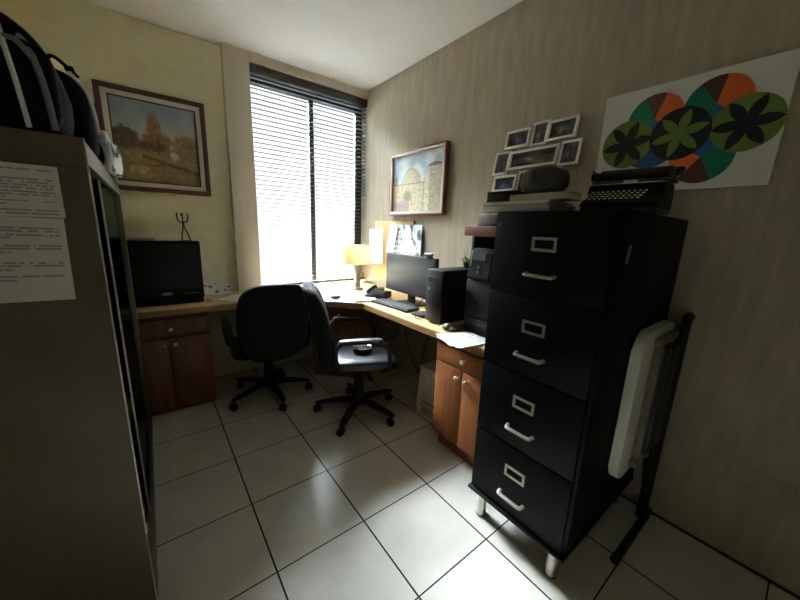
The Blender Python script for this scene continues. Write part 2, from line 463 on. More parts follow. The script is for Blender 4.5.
# ------------------------------------------------------------------ filing cabinet
fx, fy0, fy1, fz0, fz1 = .853, -2.30, -1.845, .14, 1.435
t = thing('filing_cabinet', 'tall black four-drawer filing cabinet on short metal legs against right wall', 'filing cabinet', (1.22, -2.07, 0))
b = nb(); bx(b, fx+.018, 1.588, fy0, fy1, fz0+.012, fz1, .003)
obj('body', b, M['black_metal'], t)
b = nb(); bx(b, fx-.012, 1.588, fy0-.004, fy1+.004, fz0, fz0+.0115, .002); obj('base_plate', b, M['black_metal'], t)
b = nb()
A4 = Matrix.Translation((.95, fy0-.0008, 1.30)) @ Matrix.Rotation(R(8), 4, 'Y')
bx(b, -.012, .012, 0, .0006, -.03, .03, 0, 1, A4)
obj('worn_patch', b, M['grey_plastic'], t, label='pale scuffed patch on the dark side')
for z0, z1 in ((.156, .474), (.479, .798), (.803, 1.117), (1.122, 1.430)):
    b = nb(); bx(b, fx, fx+.017, fy0+.012, fy1-.006, z0, z1, .004); d = obj('drawer', b, M['black_metal'], t)
    zc = z0+(z1-z0)*.635; yc = -2.066
    b = nb(); frame_bars(b, (fx, yc+.047, zc-.026), (0, -1, 0), (0, 0, 1), .094, .052, .011, .005, 0, .002)
    obj('label_holder', b, M['nickel'], d)
    b = nb(); zh = z0+(z1-z0)*.265
    tube(b, [(fx-.0005, yc+.056, zh+.004), (fx-.016, yc+.052, zh+.001), (fx-.022, yc+.045, zh), (fx-.023, yc, zh), (fx-.022, yc-.045, zh), (fx-.016, yc-.052, zh+.001), (fx-.0005, yc-.056, zh+.004)], .0085, 10, 5, .8)
    obj('handle', b, M['nickel'], d)
b = nb(); cyl(b, (fx-.006, fy1-.03, 1.385), (fx-.0005, fy1-.03, 1.385), .008); obj('lock', b, M['nickel'], t)
for x in (.895, 1.54):
    for y in (fy0+.05, fy1-.05):
        b = nb(); cyl(b, (x, y, .006), (x, y, .139), .024, n=20); l = obj('leg', b, M['chrome'], t)
        b = nb(); cyl(b, (x, y, 0), (x, y, .0058), .0245, n=20); obj('foot', b, M['black_plastic'], l)

# things on the filing cabinet
zt = 1.4355
specs = [(.866, 1.075, -2.060, -1.772, .010, (178, 174, 176), 'lowest magazine in the stack on top of the filing cabinet', 0),
         (.868, 1.072, -2.052, -1.766, .009, (206, 204, 206), 'second magazine from below in the stack on the filing cabinet', 1.5),
         (.864, 1.07, -2.056, -1.770, .010, (160, 158, 164), 'third magazine from below in the stack on the filing cabinet', -1.2),
         (.872, 1.068, -2.046, -1.762, .011, (214, 212, 212), 'uppermost pale magazine in the stack on the filing cabinet', 2)]
for x0, x1, y0, y1, h, c, lab, rz in specs:
    cx, cy = (x0+x1)/2, (y0+y1)/2
    t = thing('magazine', lab, 'magazine', (cx, cy, zt), R(rz), 'magazines on the filing cabinet')
    w, d = (x1-x0)/2, (y1-y0)/2
    b = nb(); bx(b, -w, w, -d, d, 0, h-.0002, .001, 1); obj('cover', b, mat('magazine_cover', c, .35), t, False)
    b = nb(); bx(b, -w+.004, w-.004, -d-.0006, -d+.003, .0012, h-.0014); obj('pages', b, M['cream_pages'], t, False)
    zt += h
zm = zt
t = thing('box', 'small black box standing on the left end of the magazine stack', 'box', (.975, -1.82, zm+.0003), R(3))
b = nb(); bx(b, -.07, .07, -.068, .068, 0, .036, .002); obj('body', b, M['black_plastic'], t, False)
b = nb(); bx(b, -.071, .071, -.069, .069, .0363, .046, .002); obj('lid', b, M['black_plastic'], t, False)
t = thing('book', 'beige book lying under the rounded grey pouch on the filing cabinet', 'book', (.928, -1.998, zm+.0003), R(-2))
b = nb(); bx(b, -.045, .055, -.117, .117, 0, .003, .001, 1); bx(b, -.045, .055, -.117, .117, .022, .025, .001, 1); bx(b, -.0455, -.042, -.117, .117, .003, .022, .001, 1); obj('cover', b, M['beige_book'], t, False)
b = nb(); bx(b, -.0418, .052, -.114, .114, .0032, .0218); obj('pages', b, M['cream_pages'], t, False)
def pouch(p):
    q = p.copy(); s = 1+.03*math.sin(9*math.atan2(p.y, p.x)); q.x *= s; q.y *= s
    return q
t = thing('pouch', 'rounded dark grey cloth pouch on the filing cabinet beside typewriter', 'pouch', (.955, -1.978, zm+.0258))
b = nb(); sup(b, (0, 0, .0495), (.076, .084, .0493), .72, .9, 40, 18, pouch); obj('body', b, M['greywool'], t, False)
b = nb(); sup(b, (0, 0, .0985), (.016, .018, .006), 1, 1, 18, 8); obj('button', b, M['greywool'], t, False)

# typewriter
t = thing('typewriter', 'small old black typewriter with pale round keys on the filing cabinet', 'typewriter', (1.055, -2.232, 1.4355), R(-84)); t.scale = (1, 1, 1.15)
W = .108
def side(y0z):
    return y0z
b = nb()
prof = [(-.125, .012), (-.125, .020), (-.060, .050), (-.050, .078), (.0, .085), (.10, .085), (.125, .06), (.125, .012)]
for (xa, xb) in ((-W, W),):
    A = [b.verts.new((xa, y, z)) for y, z in prof]; B = [b.verts.new((xb, y, z)) for y, z in prof]; n = len(prof)
    b.faces.new(A); b.faces.new(B[::-1])
    for i in range(n): b.faces.new((A[i], B[i], B[(i+1) % n], A[(i+1) % n]))
obj('body', b, M['black_metal'], t, False)
b = nb(); bx(b, -W-.012, W+.012, .005, .085, .0855, .098, .004); bx(b, -W-.006, -W+.004, .01, .08, .098, .125, .003); bx(b, W-.004, W+.006, .01, .08, .098, .125, .003)
ca = obj('carriage', b, M['black_gloss'], t, False)
b = nb(); cyl(b, (-W+.005, .045, .116), (W-.005, .045, .116), .017, n=24); obj('platen', b, M['black_plastic'], ca, False)
for s in (-1, 1):
    b = nb(); cyl(b, (s*(W+.007), .045, .116), (s*(W+.026), .045, .116), .012, n=20); obj('platen_knob', b, M['black_plastic'], ca, False)
b = nb(); tube(b, [(-W-.007, .02, .122), (-W-.010, -.01, .128), (-W-.006, -.04, .126)], .0028, 8, 4); obj('return_lever', b, M['silver'], ca, False)
b = nb(); bx(b, -W+.004, W-.004, -.054, -.049, .0785, .0815, .001, 1); obj('trim_bar', b, M['silver'], t, False)
b = nb(); bx(b, -.02, .02, .0035, .0048, .0875, .0955, 0, 1); obj('badge', b, M['nickel'], t, False)
b = nb(); bx(b, -W+.002, W-.002, -.126, .126, 0, .0117, .003); obj('base', b, M['black_plastic'], t, False)
kb = nb(); ring = nb()
for r in range(4):
    for c in range(11):
        x = -.097+c*.0152+r*.003; y = -.116+r*.0165; z0 = .023+r*.0077
        k = nb(); cyl(k, (x, y-.002, z0+.0105), (x, y-.0026, z0+.0128), .0044, n=12)
        obj('key', k, M['white_knob'], t, False)
        cyl(kb, (x, y, z0), (x, y-.002, z0+.0104), .0018, n=6)
obj('key_levers', kb, M['black_plastic'], t, False); ring.free()
b = nb(); bx(b, -.06, .06, -.1295, -.1255, .0215, .027, .001); obj('space_bar', b, M['black_plastic'], t, False)

# ------------------------------------------------------------------ folded table leaning beside the filing cabinet
t = thing('folding_table', 'folded white plastic table with black metal legs standing beside the filing cabinet', 'folding table', (1.38, -2.365, 0))
b = nb(); poly2 = []
x0, x1, z0, z1 = 1.135, 1.52, .375, 1.005
for cx, cz, a0 in ((x1-.03, z0+.03, -90), (x1-.03, z1-.03, 0), (x0+.07, z1-.07, 90), (x0+.05, z0+.05, 180)):
    r = {1.205: .07, 1.185: .05}.get(round(cx, 3), .03)
    for i in range(7): poly2.append((cx+r*math.cos(R(a0+15*i)), cz+r*math.sin(R(a0+15*i))))
A4 = Matrix(((1, 0, 0, 0), (0, 0, -1, 0), (0, 1, 0, 0), (0, 0, 0, 1)))
prism(b, poly2, 2.308, 2.345, .008, A4); tb = obj('tabletop', b, M['white_plastic'], t)
b = nb(); bx(b, 1.262, 1.292, -2.375, -2.3455, .44, .94, .006); bx(b, 1.25, 1.51, -2.37, -2.3455, .40, .44, .008); bx(b, 1.25, 1.51, -2.37, -2.3455, .94, .975, .008); obj('rim', b, M['table_edge'], t)
b = nb(); bx(b, 1.297, 1.345, -2.388, -2.346, .46, .93, .004); bx(b, 1.36, 1.47, -2.386, -2.346, .45, .92, .003); obj('bracket', b, M['black_plastic'], t)
b = nb(); tube(b, [(1.578, -2.372, .02), (1.578, -2.372, .5), (1.580, -2.372, 1.02)], .016, 10, 3); tube(b, [(1.50, -2.372, .02), (1.50, -2.372, .5), (1.50, -2.372, .99)], .015, 10, 3)
obj('frame', b, M['black_plastic'], t)
b = nb(); tube(b, [(1.165, -2.39, .017), (1.4, -2.39, .017), (1.588, -2.39, .017)], .016, 10, 2); ft = obj('foot_bar', b, M['black_plastic'], t)
b = nb(); cyl(b, (1.150, -2.39, .018), (1.185, -2.39, .018), .0178, n=14); obj('end_cap', b, M['black_gloss'], ft)
b = nb(); cyl(b, (1.57, -2.372, 1.015), (1.598, -2.372, 1.02), .02, n=14); obj('rubber_cap', b, M['black_plastic'], t)
b = nb(); tube(b, [(1.30, -2.392, .44), (1.40, -2.392, .20), (1.50, -2.388, .04)], .011, 8, 3); obj('strut', b, M['black_plastic'], t)

# ------------------------------------------------------------------ right wall: art, photo frames, picture, board, outlets
t = thing('canvas_art', 'white canvas with overlapping green, teal and orange circles on the right wall', 'wall art', (1.6, -2.2, 1.565))
O = Vector((1.574, -1.895, 1.565)); U, V = Vector((0, -1, 0)), Vector((0, 0, 1)); CW, CH = .612, .447
b = nb(); picture(b, O, U, V, CW, CH, 8, 6, lambda u, v: (200, 198, 190), .025)
cv = obj('canvas', b, M['art'], t)
def P(y, z): return (-(y)-1.895, z-1.565)
def shape(b, pts, lvl):
    vs = []
    top = [b.verts.new(O+U*a+V*c+Vector((-.0006*lvl-.0004, 0, 0))) for a, c in pts]
    bot = [b.verts.new(O+U*a+V*c+Vector((-.0001, 0, 0))) for a, c in pts]
    b.faces.new(top); n = len(pts)
    for i in range(n): b.faces.new((top[i], bot[i], bot[(i+1) % n], top[(i+1) % n]))
def wedge(c, r, a0, a1):
    k = max(6, int(abs(a1-a0)/6)); full = abs(a1-a0) >= 359
    pts = [(c[0]+r*math.cos(R(a0+(a1-a0)*i/k)), c[1]+r*math.sin(R(a0+(a1-a0)*i/k))) for i in range(k+(0 if full else 1))]
    return pts if full else [c]+pts
def petal(c, r, a, w):
    d = (math.cos(R(a)), math.sin(R(a))); n = (-d[1], d[0]); L = []
    for s in (1, -1):
        seq = [i/8 for i in range(9)] if s == 1 else [1-i/8 for i in range(1, 8)]
        for q in seq: L.append((c[0]+d[0]*r*q+n[0]*s*w*math.sin(PI*q)**.8 if q not in (0, 1) else c[0]+d[0]*r*q, c[1]+d[1]*r*q+n[1]*s*w*math.sin(PI*q)**.8 if q not in (0, 1) else c[1]+d[1]*r*q))
    return L
art_m = {k: mat('paint_'+k, v, .8, 0, .1, 60) for k, v in dict(green=(98, 118, 44), black=(24, 25, 26), teal=(10, 112, 82), orange=(204, 96, 34), brown=(84, 46, 34), blue=(26, 92, 152)).items()}
c1, c2, c3 = P(-2.015, 1.782), P(-2.208, 1.793), P(-2.408, 1.793); r = .104
u1, u2 = P(-2.108, 1.872), P(-2.310, 1.884); dn1 = P(-2.295, 1.690); dn0 = P(-2.11, 1.69)
def disc(nm, items):
    for k, (col, ptsl) in enumerate(items):
        pass
layers = [('blue_field', 'blue', [wedge(((c1[0]+c2[0])/2, c1[1]+.0), .115, 0, 360), wedge(((c2[0]+c3[0])/2, c2[1]), .115, 0, 360)], 1),
          ('teal_sector', 'teal', [wedge(u1, r, 115, 270)], 2), ('brown_sector', 'brown', [wedge(u1, r, 72, 115)], 2), ('orange_sector', 'orange', [wedge(u1, r, -35, 72)], 2),
          ('teal_sector', 'teal', [wedge(u2, r, 125, 270)], 2), ('brown_sector', 'brown', [wedge(u2, r, 80, 125)], 2), ('orange_sector', 'orange', [wedge(u2, r, -35, 80)], 2),
          ('orange_sector', 'orange', [wedge(dn1, r, 150, 232)], 2), ('brown_sector', 'brown', [wedge(dn1, r, 232, 295)], 2), ('teal_sector', 'teal', [wedge(dn1, r, 295, 395)], 2),
          ('green_circle', 'green', [wedge(c1, r, 0, 360)], 4), ('black_petals', 'black', [petal(c1, .100, a, .020) for a in (10, 70, 130, 190, 250, 310)], 5),
          ('green_circle', 'green', [wedge(c3, r*.98, 0, 360)], 4), ('black_petals', 'black', [petal(c3, .100, a, .020) for a in (5, 65, 125, 185, 245, 305)], 5),
          ('black_circle', 'black', [wedge(c2, r, 0, 360)], 6), ('green_petals', 'green', [petal(c2, .097, a, .018) for a in (15, 75, 135, 195, 255, 315)], 7)]
for nm, col, ps, lv in layers:
    b = nb()
    for p in ps: shape(b, p, lv)
    obj(nm, b, art_m[col], cv, smooth=20)

# collage of nine white frames
t = thing('collage_photo_frame', 'white collage of nine joined photo frames on the wall above the filing cabinet', 'photo frame', (1.6, -1.52, 1.6))
LEAN = .20
fr = [(-1.325, -1.486, 1.868, 1.975, 0, 1), (-1.497, -1.598, 1.858, 1.992, 1, 0), (-1.600, -1.762, 1.868, 1.978, 2, 2), (-1.248, -1.358, 1.720, 1.862, 3, 0), (-1.362, -1.672, 1.742, 1.852, 4, 1),
      (-1.682, -1.792, 1.728, 1.860, 5, 0), (-1.258, -1.424, 1.617, 1.715, 6, 2), (-1.432, -1.530, 1.598, 1.732, 7, 1), (-1.540, -1.702, 1.618, 1.728, 8, 0)]
def lean(b):
    for v in b.verts: v.co.x -= max(0, 1.995-v.co.z)*LEAN
def photofn(seed, tone):
    def fn(u, v):
        n = noise.noise(Vector((u*3.2+seed*7, v*2.6, seed*.7)))+.5*noise.noise(Vector((u*9+seed, v*8, 3.1)))
        g = 62+58*n
        d = math.hypot((u-.42)*2.3, v-.42)
        if d < .26: g += 60*(1-d/.26)
        if v > .8: g = g*.6+40
        c = (g*1.02, g, g*.95)
        if tone == 2 and v < .55: c = (g*.85, g*.88, g*1.25+15)
        return tuple(max(8, min(235, x)) for x in c)
    return fn
for y0, y1, z0, z1, sd, k in fr:
    zc = (z0+z1)/2; sc = (1.859-(1.995-zc)*LEAN)/1.859; y0, y1, z0, z1 = -2.686+(y0+2.686)*sc, -2.686+(y1+2.686)*sc, 1.352+(z0-1.352)*sc, 1.352+(z1-1.352)*sc
    w, h = y0-y1, z1-z0; th = .018 if sd in (0, 2, 4, 6, 8) else .012
    b = nb(); frame_bars(b, (1.5999, y0, z0), (0, -1, 0), (0, 0, 1), w, h, .013, th, 0, .002); lean(b); f = obj('photo_frame', b, M['white_frame'], t)
    b = nb(); picture(b, (1.593, y0-.0132, z0+.0132), (0, -1, 0), (0, 0, 1), w-.0264, h-.0264, 22, 16, photofn(sd+1, 2 if sd == 6 else 0), .004); lean(b); obj('photo', b, M['photo'], f)

# church picture
t = thing('framed_picture', 'small red-brown framed picture of a domed stone building on the right wall', 'picture', (1.6, -.465, 1.478))
py, pw, pz, ph = -.105, .715, 1.478, .535
b = nb(); frame_bars(b, (1.5999, py, pz), (0, -1, 0), (0, 0, 1), pw, ph, .012, .044, 0, .003); obj('frame', b, M['frame_red'], t)
b = nb(); frame_bars(b, (1.570, py-.0125, pz+.0125), (0, -1, 0), (0, 0, 1), pw-.025, ph-.025, .020, .012, 0, .001); obj('mount', b, M['mat_cream'], t)
def church(u, v):
    n = noise.noise(Vector((u*6, v*6, 1))); n2 = noise.noise(Vector((u*22, v*26, 4))); n3 = noise.noise(Vector((u*48, v*52, 7)))
    def bl(c, d, w):
        w = max(0., min(1., w)); return tuple(p*(1-w)+q*w for p, q in zip(c, d))
    sky = bl((168, 184, 200), (214, 218, 218), .5+1.6*n+.3*n2)
    st = tuple(x+26*n2+18*n3 for x in (202, 190, 160)); dk = (124, 110, 92); c = sky
    e = math.hypot((u-.40)/.19, (v-.48)/.27)
    if v > .47: c = bl(c, tuple(x-26*max(0, (u-.40)*4) for x in st), (1-e)*18)
    c = bl(c, dk, (1-abs(e-1)*26)*(.7 if v > .47 else 0))
    if u < .11 and v < .66: c = bl(c, tuple(x*.82 for x in st), (.66-v)*30)
    if u < .72: c = bl(c, st, (.49+.01*n2-v)*40)
    c = bl(c, (140, 116, 96), (1-abs(v-.495)/.012)*(1 if u < .70 else 0)*.8)
    if .66 < u < .80: c = bl(c, tuple(x+6 for x in st), (.63-v)*40)
    if u >= .77: c = bl(c, tuple(x*.88 for x in st), (.73-v)*40)
    if u > .72: c = bl(c, (132, 108, 94), min((v-.725)*50, (.765+.045*math.sin((u-.72)*11)-v)*50))
    c = bl(c, dk, (1-abs(u-.655)/.012)*(1 if v < .55 else 0)*.8); c = bl(c, dk, (1-abs(u-.775)/.010)*(1 if v < .72 else 0)*.7)
    c = bl(c, (150, 134, 112), (1-math.hypot((u-.33)*9, (v-.27)*8))*2)
    if v < .5: c = bl(c, dk, (n3-.28)*3)
    if u < .38: c = bl(c, (170+60*n3, 146+60*n3, 142+50*n3), (.2+.06*n-v)*20)
    return tuple(max(10, min(245, x)) for x in c)
b = nb(); picture(b, (1.577, py-.033, pz+.033), (0, -1, 0), (0, 0, 1), pw-.066, ph-.066, 72, 60, church, .006); obj('painting', b, M['art'], t)

# cork board with pinned sheets
t = thing('cork_board', 'cork pinboard on right wall behind the wide monitor', 'cork board', (1.6, -.13, .865))
b = nb(); bx(b, 1.588, 1.5999, -.44, .175, .865, 1.428, .002); obj('board', b, M['cork'], t)
b = nb(); bx(b, 1.584, 1.5999, -.452, -.4405, .865, 1.430, .001); obj('edge_strip', b, M['liner'], t)
def sheetpin(lab, y, z, w, h, rot, seed, x=1.580, kind=0, curl=.0):
    t = thing('pinned_sheet', lab, 'paper', (x, y-w/2, z), 0, 'sheets pinned on the cork board')
    a = R(rot); U = Vector((0, -math.cos(a), math.sin(a))); V = Vector((0, math.sin(a), math.cos(a)))
    b = nb()
    if kind == 0: f = textfn(13, seed, .08, .93, (128, 134, 142), (216, 226, 232))
    elif kind == 1:
        def f(u, v):
            n = noise.noise(Vector((u*5+seed, v*4, seed))); m = noise.noise(Vector((u*14, v*9+seed, 2)))
            if n > .16: return (96, 104, 112)
            if m > .3: return (146, 160, 176)
            return (214, 222, 232)
    else:
        def f(u, v):
            n = noise.noise(Vector((u*3+seed, v*4, seed)))
            return (206+26*n, 210+26*n, 216+20*n)
    picture(b, (x, y, z), U, V, w, h, 20, 22, f, .001)
    for v in b.verts:
        q = (y-v.co.y)/w; s = (v.co.z-z)/h
        v.co.x -= curl*math.sin(6*q+seed)*(1-s*.8)+abs(curl)*(1-s)*1.2
    obj('sheet', b, M['paper'], t)
    c = Vector((x, y, z))+U*(w/2)+V*(h-.012)
    b = nb(); lathe(b, [(.006, 0), (.006, .004), (.003, .006), (.0045, .011), (0, .012)], (0, 0, 0), 12, Matrix.Translation((c.x-.0008-abs(curl)*.3, c.y, c.z)) @ Matrix.Rotation(R(-90), 4, 'Y'))
    obj('push_pin', b, M['silver'], t)
sheetpin('wide pinned sheet with dark blotches at the right of the cork board', -.275, 1.08, .285, .315, 0, 3, 1.5845, 1, .004)
sheetpin('narrow pinned printed sheet in the middle of the cork board', -.155, 1.07, .115, .33, -1, 7, 1.5855, 0, .003)
sheetpin('curled white sheet hanging at the left edge of the cork board', .245, .985, .25, .36, 5, 2, 1.5855, 2, .009)
sheetpin('small white slip slanting upward on top of the cork board', -.04, 1.13, .12, .30, -15, 5, 1.580, 2, .004)

def outlet(name, lab, y0, y1, z0, z1, m, cat='outlet', group=None):
    t = thing(name, lab, cat, (1.6, (y0+y1)/2, (z0+z1)/2), 0, group)
    b = nb(); bx(b, 1.5945, 1.5999, y0, y1, z0, z1, .002); pl = obj('cover_plate', b, M[m], t)
    w = y1-y0
    for f in (.27, .73):
        yc = y0+w*f; zc = (z0+z1)/2
        b = nb(); cyl(b, (1.592, yc, zc), (1.5944, yc, zc), min(.015, w*.14), n=20); s = obj('socket', b, M[m], t)
        for dy in (-.005, .005):
            b = nb(); bx(b, 1.5914, 1.5919, yc+dy-.001, yc+dy+.001, zc-.004, zc+.004); obj('slot', b, M['black_plastic'], s)
outlet('wall_outlet', 'double wall outlet low on the dark right wall near the picture edge', -2.79, -2.66, .372, .440, 'wall_taupe')
outlet('wall_outlet', 'wall outlet under the right desk, nearer to the window', -.125, -.045, .36, .42, 'beige_plastic', group=None)
outlet('wall_outlet', 'wall outlet under the right desk, nearer to the white stool', -.36, -.27, .39, .45, 'beige_plastic', group=None)

# ------------------------------------------------------------------ landscape painting on the back wall
t = thing('framed_painting', 'large framed landscape painting of autumn trees on the cream wall', 'painting', (-.15, .435, 1.56))
px, pz, pw, ph = -.462, 1.558, .628, .676
b = nb(); frame_bars(b, (px, .4349, pz), (1, 0, 0), (0, 0, 1), pw, ph, .032, .03, 0, .004); obj('frame', b, M['frame_brown'], t)
b = nb(); frame_bars(b, (px+.0325, .432, pz+.0325), (1, 0, 0), (0, 0, 1), pw-.065, ph-.065, .030, .018, 0, .002); obj('mount', b, M['mat_cream'], t)
b = nb(); frame_bars(b, (px+.063, .431, pz+.063), (1, 0, 0), (0, 0, 1), pw-.126, ph-.126, .007, .015, 0, .001); obj('inner_liner', b, M['liner'], t)
def blend(c, d, w):
    w = max(0., min(1., w)); return tuple(p*(1-w)+q*w for p, q in zip(c, d))
def landscape(u, v):
    N = lambda k, z: noise.noise(Vector((u*k, v*k, z)))
    n, n2, n3 = N(5, 2), N(16, 5), N(38, 9)
    c = blend((182+10*n, 176+8*n, 162), (140+14*n, 154+12*n, 168+8*n), (v-.5)*2.6)
    def blob(c, d, cx, cy, rx, ry, soft=.30):
        e = math.hypot((u-cx)/rx, (v-cy)/ry)-.30*n2-.22*n3
        k = 22*n2+20*n3
        return blend(c, tuple(x+k for x in d), (1-e)/soft+.35)
    c = blend(c, (128+18*n2, 112+14*n2, 90), (.52+.04*math.sin(u*9)+.05*n2-v)*16)
    c = blob(c, (88, 72, 54), .12, .53, .17, .15); c = blob(c, (136, 108, 76), .86, .54, .18, .12)
    c = blob(c, (138, 112, 72), .47, .70, .09, .19); c = blob(c, (126, 98, 64), .50, .53, .19, .12); c = blob(c, (96, 74, 50), .42, .46, .2, .07)
    c = blend(c, (62, 48, 36), (1-abs(u-.505-.02*n)/.012)*(1 if .34 < v < .58 else 0))
    g = (.385+.02*math.sin(u*7)+.02*n2-v)*22
    c = blend(c, (140+26*n2+14*n3, 120+20*n2+12*n3, 84+12*n2), g)
    c = blend(c, (92+12*n3, 78+10*n3, 54), (.9-abs(v-(.29-.24*(u-.45)))/.04+.8*n2)*(1.5 if u > .30 else 0))
    c = blend(c, (104, 90, 60), (.8-abs(v-.22-.05*n)/.03+n2)*(1 if u < .6 else 0))
    c = blob(c, (164, 140, 80), .25, .15, .11, .06); c = blob(c, (184, 170, 146), .70, .37, .05, .055)
    return tuple(max(10, min(240, x)) for x in c)
b = nb(); picture(b, (px+.0702, .4255, pz+.0702), (1, 0, 0), (0, 0, 1), pw-.1404, ph-.1404, 90, 80, landscape, .004); obj('painting', b, M['art'], t)

# ------------------------------------------------------------------ television on the left desk
t = thing('television', 'large black television standing on the left end of desk under painting', 'television', (-.2, .2, .766))
b = nb(); bx(b, -.425, .022, .10, .165, .80, 1.218, .010, 3); obj('housing', b, M['black_plastic'], t)
b = nb(); bx(b, -.392, -.008, .095, .0995, .875, 1.195, .002); obj('screen', b, M['black_gloss'], t)
b = nb(); bx(b, -.36, -.05, .1655, .30, .85, 1.18, .03, 3); obj('rear_shell', b, M['black_plastic'], t)
b = nb(); prism(b, [(-.42, .09), (.015, .09), (.015, .30), (-.42, .30)], .7665, .799, .008); obj('stand', b, M['black_plastic'], t)
b = nb(); sup(b, (-.205, .0985, .845), (.035, .004, .011), 1, 1, 24, 8); obj('badge', b, M['grey_plastic'], t)
b = nb(); bx(b, -.10, -.02, .0975, .0998, .838, .843); obj('trim_line', b, M['grey_plastic'], t)
# wire figure on the television
t = thing('wire_figure', 'little black wire figure with raised arms standing on the television', 'figurine', (-.058, .135, 1.2185))
b = nb()
zb = 1.2195
tube(b, [(-.082, .13, zb), (-.078, .135, zb+.04), (-.070, .135, zb+.085), (-.066, .135, zb+.13)], .0042, 8)
tube(b, [(-.030, .138, zb), (-.042, .135, zb+.045), (-.058, .135, zb+.085), (-.066, .135, zb+.13)], .0042, 8)
tube(b, [(-.098, .135, zb+.195), (-.099, .135, zb+.158), (-.088, .135, zb+.132), (-.066, .135, zb+.128), (-.044, .135, zb+.132), (-.034, .135, zb+.158), (-.036, .135, zb+.19)], .0042, 8)
tube(b, [(-.066, .135, zb+.125), (-.066, .135, zb+.15), (-.068, .135, zb+.172)], .004, 8)
obj('body', b, M['black_plastic'], t)
b = nb(); sup(b, (-.069, .135, zb+.181), (.008, .008, .011), 1, 1, 14, 8); obj('head', b, M['black_plastic'], t)
b = nb(); bx(b, -.09, -.022, .12, .15, 1.2185, 1.2215, .001, 1); obj('base', b, M['black_plastic'], t)
t = thing('remote_control', 'grey remote control lying on top of the television', 'remote control', (-.31, .135, 1.2185))
b = nb(); bx(b, -.385, -.235, .115, .150, 1.2185, 1.236, .005); obj('case', b, M['grey_plastic'], t)
for i in range(6):
    b = nb(); bx(b, -.37+i*.02, -.36+i*.02, .126, .136, 1.2362, 1.2385, .001, 1); obj('button', b, M['black_plastic'], t)

# ------------------------------------------------------------------ metal cabinet on the left
cx0, cx1, cy0, cy1, ch = -.806, -.382, -1.47, -.095, 1.553
t = thing('metal_cabinet', 'tan metal cabinet with sliding glass doors along the left wall', 'cabinet', (-.595, -.78, 0))
b = nb()
bx(b, cx0, cx1, cy0, cy0+.012, 0, ch, .002)
bx(b, cx0, cx1, cy1-.012, cy1, 0, ch, .002)
bx(b, cx0, cx0+.012, cy0+.0125, cy1-.0125, 0, ch)
bx(b, cx0+.0125, cx1, cy0+.0125, cy1-.0125, ch-.015, ch, .002)
bx(b, cx0+.0125, cx1-.03, cy0+.0125, cy1-.0125, .07, .085)
obj('carcass', b, M['cup_metal'], t)
b = nb(); bx(b, cx0+.0005, cx1-.002, cy0-.0004, cy0+.0005, ch-.075, ch-.073, 0); obj('seam', b, M['cup_inner'], t)
b = nb(); bx(b, cx1-.0005, cx1+.0035, cy0, cy0+.006, 0, ch, .001, 1); obj('edge_trim', b, M['white_edge'], t)
b = nb(); bx(b, cx1-.028, cx1+.002, cy0+.0125, cy1+.002, ch-.062, ch-.0155, .003); obj('top_rail', b, M['jamb'], t)
b = nb(); bx(b, cx1-.03, cx1+.004, cy0+.0065, cy1+.002, 0, .055, .004); obj('bottom_rail', b, M['jamb'], t)
b = nb(); bx(b, cx1-.028, cx1+.002, cy1-.042, cy1+.002, .0555, ch-.0625, .003); obj('jamb', b, M['jamb'], t)
for z in (.44, .80, 1.14):
    b = nb(); bx(b, cx0+.0125, cx1-.05, cy0+.0125, cy1-.0125, z, z+.016); obj('shelf', b, M['cup_inner'], t)
for a, c, x in ((-1.03, -.42, cx1-.014), (-.78, -.14, cx1-.026)):
    b = nb(); bx(b, x-.0025, x+.0025, a, c, .0565, ch-.0635); d = obj('glass_door', b, M['cupglass'], t)
    b = nb(); bx(b, x-.0035, x+.0035, a-.004, a, .0565, ch-.0635, .001, 1); obj('edge_strip', b, M['white_edge'], d)

def stack(lab, y0, y1, z, h, rgb, x0=-.72, x1=-.46, name='paper_stack', cat='papers'):
    t = thing(name, lab, cat, ((x0+x1)/2, (y0+y1)/2, z))
    k = max(1, int(h/.03)); hh = h/k; o = None
    for i in range(k):
        b = nb(); e = random.uniform(-.012, .012); bx(b, x0+e, x1+e, y0+abs(e)*.5, y1-abs(e)*.5, z+i*hh, z+(i+1)*hh-.0008, .002, 1)
        c = tuple(max(20, min(250, q+random.uniform(-16, 16))) for q in rgb)
        obj('bundle', b, mat('paper_bundle', c, .8), t)
    return t
stack('white paper bundles on the middle shelf of the metal cabinet', -1.42, -1.16, .4565, .22, (214, 214, 208), -.70, -.414)
stack('yellowish folders on the middle shelf behind the white paper bundles', -1.12, -.86, .4565, .16, (196, 178, 110), -.70, -.425, 'folder_stack', 'folders')
stack('dark ring binders on the bottom shelf of the metal cabinet', -1.10, -.60, .0855, .26, (52, 52, 54), -.72, -.43, 'binder_stack', 'binders')
stack('grey green box files on the shelf under the top of the metal cabinet', -1.02, -.62, .8165, .2, (112, 122, 112), -.72, -.43, 'box_file_stack', 'box files')
t = thing('bowl', 'round white bowl on the bottom shelf at front of the metal cabinet', 'bowl', (-.465, -1.26, .0855))
b = nb(); lathe(b, [(.03, 0), (.045, .006), (.068, .045), (.074, .07), (.070, .07), (.062, .045), (.04, .012), (0, .01)], (-.465, -1.26, .0855), 28); obj('body', b, M['white_plastic'], t)
b = nb(); lathe(b, [(.072, .0), (.076, .002), (.076, .006), (.072, .006)], (-.465, -1.26, .1525), 28); obj('rim', b, M['white_knob'], t)

